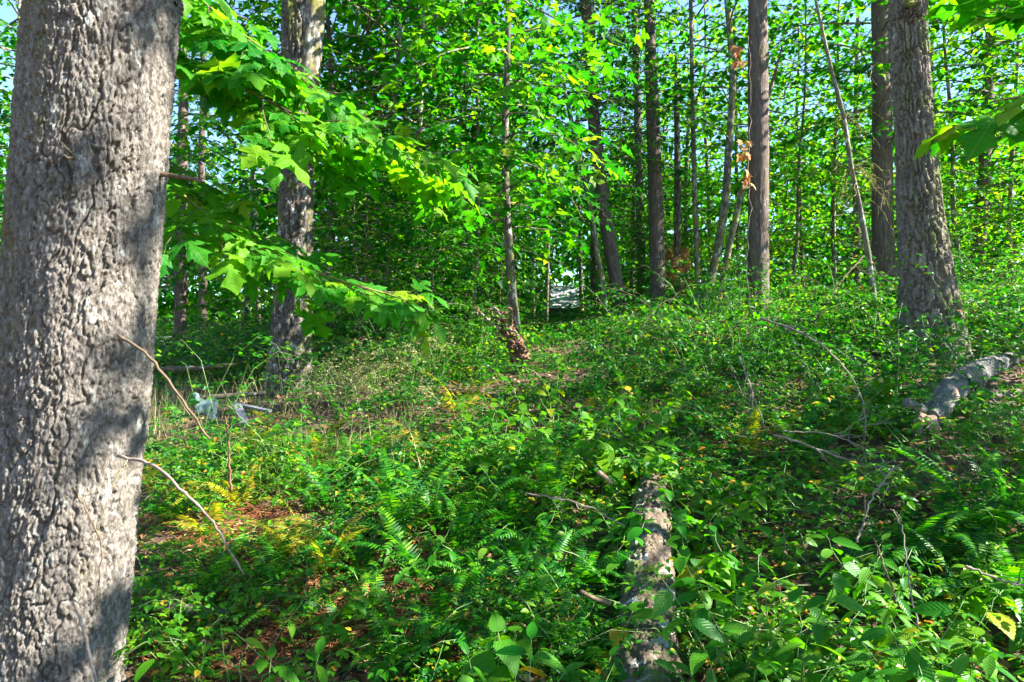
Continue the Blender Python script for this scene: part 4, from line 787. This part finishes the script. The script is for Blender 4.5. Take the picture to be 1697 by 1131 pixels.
# debris in the small clearing
def board(label, a, b_, w, mat='board'):
    A = px(*a); B = px(*b_); d = B-A; Ln = np.linalg.norm(d); t = tag(link('board', box(MB(), -w/2, w/2, 0, Ln, -.011, .011).mesh('board', M[mat], False)), label, 'board'); t.matrix_basis = m4(A, d, UP+np.array([.1, -.3, 0])); return t
board('grey weathered board pointing at the camera in the small clearing', (408, 706, 6.2), (392, 668, 6.9), .075)
board('narrow grey board lying crosswise before the forked maple', (398, 671, 6.85), (448, 682, 6.6), .04)
rg = np.random.default_rng(31); n = 14
U_, V_ = np.meshgrid(np.linspace(-1, 1, n), np.linspace(-1, 1, n)); C0 = px(342, 674, 6.6); C0[2] = max(C0[2], float(ground(C0[0], C0[1]))+.02)
Z = noise2((U_*1.3).ravel(), (V_*1.3).ravel(), 1.5, 6)*.09+noise2(U_.ravel(), V_.ravel(), 4., 8)*.03
V = np.stack([U_.ravel()*.10*(1+.15*V_.ravel()), V_.ravel()*.24, Z*.7], 1); i = (np.arange(n-1)[:, None]*n+np.arange(n-1)[None]).ravel()
T = np.concatenate([np.stack([i, i+1, i+n+1], 1), np.stack([i, i+n+1, i+n], 1)]); V = np.concatenate([V, V-[0, 0, .004]]); T = np.concatenate([T, T[:, ::-1]+n*n])
o = tag(link('plastic_sheet', MB().add(V, T).mesh('plastic_sheet', M['tarp'])), 'crumpled pale teal plastic sheet lying in the small clearing', 'plastic sheet'); o.location = tuple(C0); o.rotation_euler = (.35, .1, .5)

# ------------------------------------------------------------------ ferns: every frond a piece
FR = {k: [frond_mesh('frond', 1.0, .115, a0, a1, M[k], s) for s, (a0, a1) in enumerate(((68, -30), (58, -42), (76, 5), (48, -50)))] for k in ('fern', 'fern_yellow')}
FR['fern_dead'] = [frond_mesh('dead_frond', 1.0, .10, a0, a1, M['fern_dead'], s+9) for s, (a0, a1) in enumerate(((30, -60), (20, -45), (42, -80)))]
ferns = []
rng = np.random.default_rng(404)
def fern(xp, yp, n, L, kind='fern', lean=None, deadn=0, el=1.0, Y=None):
    p = hit(xp, yp) if Y is None else px(xp, yp, Y); z = float(ground(p[0], p[1])); t = empty('fern', (p[0], p[1], z)); tag(t, 'fern', 'fern', 'ferns of the forest floor')
    t['base'] = {'fern': 'green sword fern', 'fern_yellow': 'yellowing fern'}[kind]
    a0 = rng.uniform(0, 6.28); L *= 1.25
    for k in range(n):
        az = a0+k*6.283/n+rng.normal()*.22; s = L*rng.uniform(.7, 1.15); tilt = rng.normal()*.12+(1-el)*.5
        if lean is not None: az = lean+(az-lean-math.pi) % 6.283*.0+rng.normal()*.7
        Mx = Matrix.Rotation(az, 4, 'Z') @ Matrix.Rotation(-tilt, 4, 'X') @ Matrix.Rotation(rng.normal()*.2, 4, 'Y') @ Matrix.Scale(s, 4)
        link('frond', FR[kind][rng.integers(0, 4)], t, Mx)
    for k in range(deadn):
        Mx = Matrix.Rotation(rng.uniform(0, 6.28), 4, 'Z') @ Matrix.Rotation(rng.normal()*.2, 4, 'Y') @ Matrix.Scale(L*rng.uniform(.6, .95), 4); link('dead_frond', FR['fern_dead'][rng.integers(0, 3)], t, Mx)
    ferns.append(t); return t
for a in ((285, 870, 9, .42, 'fern', None, 4), (250, 815, 6, .40, 'fern_yellow', None, 3), (420, 765, 10, .42, 'fern_yellow'), (510, 790, 9, .50, 'fern_yellow', None, 2), (580, 800, 9, .50, 'fern', None, 2), (350, 900, 5, .42, 'fern_yellow', None, 9), (660, 900, 13, .52, 'fern'), (720, 870, 10, .5, 'fern'),
          (600, 960, 8, .42, 'fern', None, 9), (480, 935, 7, .36, 'fern_yellow', None, 7), (925, 860, 9, .62, 'fern', None, 0, 1.5), (900, 930, 10, .45, 'fern'), (790, 990, 8, .42, 'fern', None, 2), (650, 1130, 10, .40, 'fern', None, 2), (815, 1135, 9, .40, 'fern'), (900, 1060, 10, .40, 'fern', None, 2),
          (960, 990, 9, .42, 'fern'), (330, 1010, 4, .55, 'fern', None, 5), (480, 1060, 5, .40, 'fern', None, 5), (1010, 1150, 7, .34, 'fern'), (1330, 770, 11, .50, 'fern'), (1250, 760, 8, .42, 'fern_yellow'), (1620, 910, 11, .6, 'fern'), (1690, 1010, 11, .55, 'fern'), (1590, 1000, 8, .42, 'fern'), (760, 690, 7, .5, 'fern_yellow'),
          (380, 790, 7, .4, 'fern'), (560, 720, 6, .42, 'fern'), (1440, 730, 8, .5, 'fern'), (690, 760, 8, .45, 'fern_yellow'), (1180, 850, 7, .38, 'fern'), (1120, 960, 6, .30, 'fern'), (440, 700, 5, .34, 'fern_yellow'), (740, 1060, 8, .38, 'fern', None, 4), (560, 1050, 7, .34, 'fern', None, 6), (850, 890, 8, .45, 'fern'), (540, 850, 9, .46, 'fern'), (620, 1030, 9, .42, 'fern', None, 3), (700, 980, 10, .44, 'fern'), (760, 920, 9, .45, 'fern'), (450, 980, 8, .42, 'fern', None, 3), (400, 850, 8, .42, 'fern_yellow', None, 2), (870, 1010, 10, .42, 'fern'), (940, 1110, 9, .38, 'fern'), (1560, 930, 9, .5, 'fern'), (1660, 880, 9, .55, 'fern'), (1500, 960, 7, .42, 'fern'), (300, 780, 8, .42, 'fern'), (330, 840, 7, .4, 'fern_yellow', None, 3), (640, 790, 8, .46, 'fern'), (810, 850, 9, .48, 'fern'), (540, 960, 7, .42, 'fern_yellow', None, 3), (1035, 900, 6, .34, 'fern'), (1020, 1010, 7, .36, 'fern'), (1135, 1060, 6, .34, 'fern'), (1110, 800, 7, .4, 'fern')):
    fern(*a)
FZ = [(-9999, 460, 'beside the big left trunk'), (460, 720, 'in the sunny patch right of the big trunk'), (720, 1000, 'left of the fallen log'), (1000, 1300, 'beside the fallen log'), (1300, 9999, 'right of the fallen log')]
for kind in ('green sword fern', 'yellowing fern'): autolabel([t for t in ferns if t['base'] == kind], kind, FZ, lambda o: o.location.y, 'nearest the camera')
for t in ferns: del t['base']

# ------------------------------------------------------------------ broad-leaved plants: stem and single leaves
NM = [MB().add(*t).mesh('nettle_leaf', M['nettle'], True) for t in NETTLE]
BM = [MB().add(*t).mesh('broad_leaf', M['thimble'], True) for t in BROAD]
plants = []
def plant(p, H, leaf, pairs, meshes, kind, lean=.35, az=None, droop=.3):
    if abs(848.5+F*p[0]/p[1]-1545) < 75 and 3.2 < p[1] < 5.2: H *= .35
    z = float(ground(p[0], p[1])); t = empty('plant', (p[0], p[1], z)); tag(t, kind, 'plant', 'leafy plants of the forest floor'); t['base'] = kind; az = rng.uniform(0, 6.28) if az is None else az
    h = np.array([math.cos(az), math.sin(az), 0]); s = np.linspace(0, 1, 12); C = np.outer(s*H*lean+s**2*H*lean*.8, h)+np.outer(H*(s-.25*lean*s**2), UP)-UP*.03; C[1:] += rng.normal(size=(11, 3))*.006
    link('stem', MB().add(*tube(C, np.linspace(.0038, .0015, 12), 5)).mesh('stem', M['stem']), t)
    a2 = rng.uniform(0, 3)
    for k in range(pairs):
        u = .30+.70*(k+.6)/pairs; i = min(int(u*11), 10); q = C[i]+(C[i+1]-C[i])*(u*11-i); a2 += 1.57+rng.normal()*.25
        for e in (0, math.pi):
            if rng.random() < .08: continue
            f = np.array([math.cos(a2+e), math.sin(a2+e), .12-droop+rng.normal()*.2]); s_ = leaf*(1-.45*(u-.3))*rng.uniform(.75, 1.15); fu = unit(f)
            link('leaf', meshes[rng.integers(0, len(meshes))], t, m4(q+fu*s_*.12, f, UP+rng.normal(size=3)*.3+fu*.1, s_))
    link('leaf', meshes[0], t, m4(C[-1], unit(C[-1]-C[-3])+np.array([0, 0, -.3]), UP+h*.4, leaf*.5)); plants.append(t); return t
rng = np.random.default_rng(606)
for (xp, yp, H, lf, pr) in ((285, 1160, .34, .13, 3), (345, 1165, .36, .13, 3), (430, 1120, .42, .12, 4), (520, 1110, .45, .12, 4), (600, 1070, .40, .10, 5), (560, 1150, .30, .09, 4), (700, 1010, .42, .09, 5), (760, 990, .42, .09, 5), (820, 1050, .42, .10, 5), (690, 1110, .34, .085, 5), (960, 1060, .42, .10, 4), (860, 960, .40, .09, 4),
                            (1200, 1090, .46, .10, 5), (1280, 1130, .50, .12, 5), (1330, 1060, .46, .13, 5), (1400, 1110, .50, .14, 5), (1260, 1180, .36, .11, 4), (1180, 1200, .30, .09, 4), (1370, 1190, .34, .12, 4), (1450, 1150, .36, .11, 5), (1560, 1130, .36, .12, 4), (1640, 1180, .34, .12, 4), (1500, 1190, .30, .10, 4), (1140, 900, .36, .10, 4), (1210, 980, .40, .09, 5), (1300, 980, .34, .08, 5),
                            (240, 1150, .22, .07, 4), (270, 1050, .16, .06, 3), (650, 1160, .22, .08, 4), (740, 1170, .24, .08, 4), (990, 1180, .24, .09, 3), (1100, 1180, .26, .10, 3), (880, 1180, .30, .09, 4), (940, 1130, .36, .09, 4), (1040, 960, .34, .09, 3), (500, 1040, .3, .10, 4), (1580, 1190, .3, .1, 4), (1690, 1120, .34, .11, 4), (1480, 1060, .4, .09, 5), (620, 1000, .3, .07, 5), (440, 860, .3, .07, 5), (470, 840, .35, .07, 5)):
    plant(hit(xp, yp), H, lf, pr, NM, 'nettle-like plant with toothed leaves')
for k in range(112):      # tall plants close to the camera along the lower edge and beside the log
    if k >= 76: p = np.array([rng.uniform(.75, 2.3), rng.uniform(1.75, 3.4), 0])
    elif k < 56: p = np.array([rng.uniform(-.95, 1.75), rng.uniform(1.75, 2.55), 0])
    else: y = rng.uniform(2.3, 4.6); p = np.array([np.interp(y, LOG[:, 1], LOG[:, 0])+rng.choice([-1, 1])*rng.uniform(.17, .30), y, 0])
    if abs(p[0]-np.interp(p[1], LOG[:, 1], LOG[:, 0])) < .15: p[0] += .3
    if np.hypot(p[0]+1.65, p[1]-2.6) < .5: continue
    plant(p, rng.uniform(.36, .62) if k < 56 else rng.uniform(.3, .5), rng.uniform(.11, .18), 5, NM if k % 5 else BM, 'nettle-like plant with toothed leaves', rng.uniform(.2, .6))
for (x, y, H, lf) in ((-.86, 1.95, .40, .16), (-.70, 1.85, .38, .15), (-.55, 1.95, .42, .13), (-.38, 1.9, .36, .13), (-.15, 1.85, .34, .12), (.22, 1.85, .36, .12), (.75, 1.9, .40, .15), (.9, 2.05, .48, .17), (1.05, 1.95, .42, .16), (.82, 2.25, .50, .15), (1.2, 2.2, .46, .16), (1.35, 2.0, .36, .14), (1.0, 2.5, .5, .15), (1.5, 2.3, .4, .14)):
    plant(np.array([x, y, 0]), H*1.62, lf, 5, NM, 'nettle-like plant with toothed leaves', .22)
for k in range(46):      # the brighter, rounder leaved patch in the middle
    xp = rng.uniform(790, 1110); yp = rng.uniform(700, 850); plant(hit(xp, yp), rng.uniform(.35, .65), rng.uniform(.10, .15), 4, BM, 'bright broad-leaved plant', .25)
for k in range(84):
    xp, yp = (rng.uniform(620, 1050), rng.uniform(600, 700)) if k >= 52 else (rng.uniform(1150, 1690), rng.uniform(690, 1000)) if k % 2 else (rng.uniform(640, 1000), rng.uniform(620, 1000))
    plant(hit(xp, yp), rng.uniform(.25, .5), rng.uniform(.07, .11), 5, NM if k % 3 else BM, 'leafy plant')
PZ = [(-9999, 520, 'close to the big left trunk'), (520, 760, 'in front of the sunny fern patch'), (760, 930, 'left of the fallen log'), (930, 1130, 'around the fallen log'), (1130, 1330, 'close right of the fallen log'), (1330, 1500, 'in the right foreground'), (1500, 9999, 'at the right edge')]
for kind in sorted({t['base'] for t in plants}): autolabel([t for t in plants if t['base'] == kind], kind, PZ, lambda o: o.location.y, 'nearest the camera')
for t in plants: del t['base']
# vine-maple seedlings with lobed leaves in the shade on the right
ML = [MB().add(*MAPLE_HI).mesh('maple_leaf', M['maple_far'], True)]
rng = np.random.default_rng(808); seeds = []
for (xp, yp, H, lf) in ((1290, 640, .75, .17), (1330, 650, .7, .17), (1370, 660, .6, .16), (1310, 600, .8, .16), (1260, 640, .5, .14), (1500, 700, .45, .2), (1470, 690, .5, .18), (1640, 600, .6, .15), (1560, 610, .6, .16), (1430, 660, .55, .16), (1400, 700, .4, .15), (1350, 700, .35, .16), (1690, 640, .6, .16)):
    p = hit(xp, yp); t = plant(p, H, lf, 5, ML, 'maple seedling', .15, droop=.35); del t['base']; plants.pop(); seeds.append(t); t.name = 'maple_seedling'; t['category'] = 'seedling'; t['group'] = 'maple seedlings in the shade on the right'
autolabel(seeds, 'lobed-leaved maple seedling', [(-9999, 1345, 'in the shade below the reddish fir'), (1345, 1480, 'between the arching twig and the furrowed fir'), (1480, 9999, 'around the broken log')], lambda o: o.location.y, 'nearest the camera')

# ------------------------------------------------------------------ ground cover, bramble, litter, dry grass: nobody could count these
LEAF4 = (np.array([[0, 0, 0], [.32, .42, .10], [0, 1., -.14], [-.32, .42, .10], [0, .45, 0]], float), np.array([[4, 0, 1], [4, 1, 2], [4, 2, 3], [4, 3, 0]]), np.array([[.5, 0], [.8, .4], [.5, 1], [.2, .4], [.5, .45]]))
def canes(seed, n, sampler, Lr, hr, leaf, nodes, mat, name, label, tmpl=MID_LEAF, r=.0022):
    g = np.random.default_rng(seed); x, y = sampler(g, n); n = len(x); z = ground(x, y); az = g.uniform(0, 6.283, n); L = g.uniform(*Lr, n); H = g.uniform(*hr, n)*(.35+1.3*np.clip(noise2(x, y, .8, 3)*1.5+.35, 0, 1))
    H = np.where((np.abs(848.5+F*x/y-938) < 30+F*.5/y) & (y > 7), H*.4, H)
    lf = leaf*(.75+.035*np.clip(y, 0, 22)); t = np.linspace(.06, 1, nodes)[None]
    def at(t): return np.stack([x[:, None]+np.cos(az)[:, None]*L[:, None]*t, y[:, None]+np.sin(az)[:, None]*L[:, None]*t, z[:, None]+H[:, None]*np.sin(np.pi*np.minimum(t*.78, 1))**.8], 2)
    C = at(np.linspace(0, 1, 6)[None]*np.ones((n, 1))); C[:, 1:, :2] += g.normal(size=(n, 5, 2))*.02; b = MB()
    for k in range(n): b.add(*tube(C[k], [r, r, r*.9, r*.8, r*.6, r*.4], 3, False))
    tag(link(name+'_stems', b.mesh(name+'_stems', M['stem'])), label+', its stems', 'undergrowth', kind='stuff')
    P = at(t*np.ones((n, 1))); P = P+g.normal(size=P.shape)*.03; m = P.shape[1]; A = az[:, None]+np.where(np.arange(m)[None] % 2, 1.1, -1.1)+g.normal(size=(n, m))*.5
    PP = []; FF = []; NN = []; SS = []
    size = lf[:, None]*g.uniform(.6, 1.2, (n, m))
    for da, sc in ((0, 1.0), (.95, .85), (-.95, .85)):
        f = np.stack([np.cos(A+da), np.sin(A+da), -.15+g.normal(size=A.shape)*.25], 2); PP.append((P+f*size[..., None]*.25).reshape(-1, 3)); FF.append(f.reshape(-1, 3)); NN.append((UP+g.normal(size=f.shape)*.38).reshape(-1, 3)); SS.append((size*sc).ravel())
    b = MB(); b.add(*spread(tmpl, np.concatenate(PP), np.concatenate(FF), np.concatenate(NN), np.concatenate(SS)))
    tag(link(name, b.mesh(name, M[mat], False)), label, 'undergrowth', kind='stuff')
def near_log(x, y): return np.abs(x-np.interp(y, LOG[:, 1], LOG[:, 0])) < .17
def frustum(y0, y1, pw, x0=-.80, x1=.82):
    def f(g, n):
        y = (y0**pw+(y1**pw-y0**pw)*g.random(n))**(1/pw); x = y*g.uniform(x0, x1, n)
        k = ~((near_log(x, y)) & (y < 4.6)) & ~((np.abs(x-np.interp(y, [3.6, 4.8, 7.0], [2.2, 2.95, 5.2])) < .30) & (y > 4.25) & (y < 6.4) & (g.random(n) < .75)) & ~(np.hypot(x+1.65, y-2.6) < .42)
        return x[k], y[k]
    return f
def bramble_zone(g, n):
    x, y = frustum(5.0, 24, .35)(g, n); k = (noise2(x, y, .45, 5) > -.22) & ~((x < -1.9) & (y < 9.5) & (y > 5.2) & (g.random(len(x)) < .8)); return x[k], y[k]
canes(201, 3000, bramble_zone, (.5, 1.3), (.22, .85), .066, 13, 'bramble', 'bramble', 'tangled bramble thicket filling the middle distance', tmpl=LEAF4)
def creeper_zone(g, n):
    x, y = frustum(2.1, 6.2, .8, .02, .82)(g, n); k = (x > .35+.12*y*.3) & (noise2(x, y, 1.3, 17) > -.28); return x[k], y[k]
canes(202, 1200, creeper_zone, (.35, .9), (.08, .32), .054, 12, 'creeper', 'creeper', 'sunlit small-leaved creeper carpeting the ground right of the log')
def left_zone(g, n):
    x, y = frustum(2.2, 6.5, .8, -.62, .16)(g, n); k = noise2(x, y, 1.1, 9) > -.12+.22*np.exp(-((x+.95)/.55)**2-((y-3.3)/.7)**2); return x[k], y[k]
canes(203, 1800, left_zone, (.25, .7), (.05, .26), .046, 10, 'creeper', 'low_herbs', 'low green herbs among the ferns left of the log')
def litter(seed, n, sampler, mat, name, label, s0, s1, tmpl, lift=.03):
    g = np.random.default_rng(seed); x, y = sampler(g, n); n = len(x); P = np.stack([x, y, ground(x, y)+.006+g.random(n)*lift], 1); a = g.uniform(0, 6.283, n)
    b = MB(); b.add(*spread(tmpl, P, np.stack([np.cos(a), np.sin(a), g.normal(size=n)*.25], 1), UP+g.normal(size=(n, 3))*.45, g.uniform(s0, s1, n)))
    tag(link(name, b.mesh(name, M[mat], False)), label, 'litter', kind='stuff')
litter(301, 16000, frustum(2.0, 14, .6), 'litter', 'leaf_litter', 'brown leaf litter on the forest floor', .03, .09, MID_LEAF)
NEED = (np.array([[-.03, 0, 0], [.03, 0, 0], [.02, 1, .03], [-.02, 1, .03]], float), np.array([[0, 1, 2], [0, 2, 3]]), np.zeros((4, 2)))
def brown_patch(g, n):
    y = g.uniform(2.3, 4.6, n); x = g.normal(-.95, .5, n)*(y/3.2); k = noise2(x, y, 1.4, 12) > -.25; return x[k], y[k]
litter(302, 17000, brown_patch, 'fern_dead', 'dead_bracken', 'reddish dead bracken scraps in the sunny patch by the big trunk', .03, .09, NEED, .07)
def grass(seed, n):
    g = np.random.default_rng(seed); y = g.uniform(5.2, 10.5, n); x = g.uniform(-.62, -.12, n)*y; k = noise2(x, y, .8, 14) > .0; x, y = x[k], y[k]; n = len(x)
    d = np.stack([g.normal(size=n)*.35, g.normal(size=n)*.35, np.ones(n)], 1); P = np.stack([x, y, ground(x, y)], 1)
    b = MB(); b.add(*spread((np.array([[-.008, 0, 0], [.008, 0, 0], [.006, .6, .03], [-.006, .6, .03], [0, 1, .12]], float), np.array([[0, 1, 2], [0, 2, 3], [3, 2, 4]]), np.zeros((5, 2))), P, d, g.normal(size=(n, 3)), g.uniform(.2, .55, n)))
    tag(link('dry_grass', b.mesh('dry_grass', M['grass'], False)), 'dry pale grass and seed stalks round the forked maple', 'grass', kind='stuff')
grass(303, 2600)
def dry_zone(g, n):
    y = g.uniform(6.8, 10.0, n); x = (g.uniform(520, 720, n)-848.5)/F*y; k = noise2(x, y, 1.0, 15) > -.1; return x[k], y[k]
canes(304, 260, dry_zone, (.2, .5), (.3, .6), .030, 14, 'grass', 'dry_weeds', 'dry beige seed-headed weeds right of the forked maple')

for o in COL.objects:
    if o.parent and o.name.split('.')[0] in ('limbs', 'twigs', 'mossy_twigs'): o['kind'] = 'stuff'
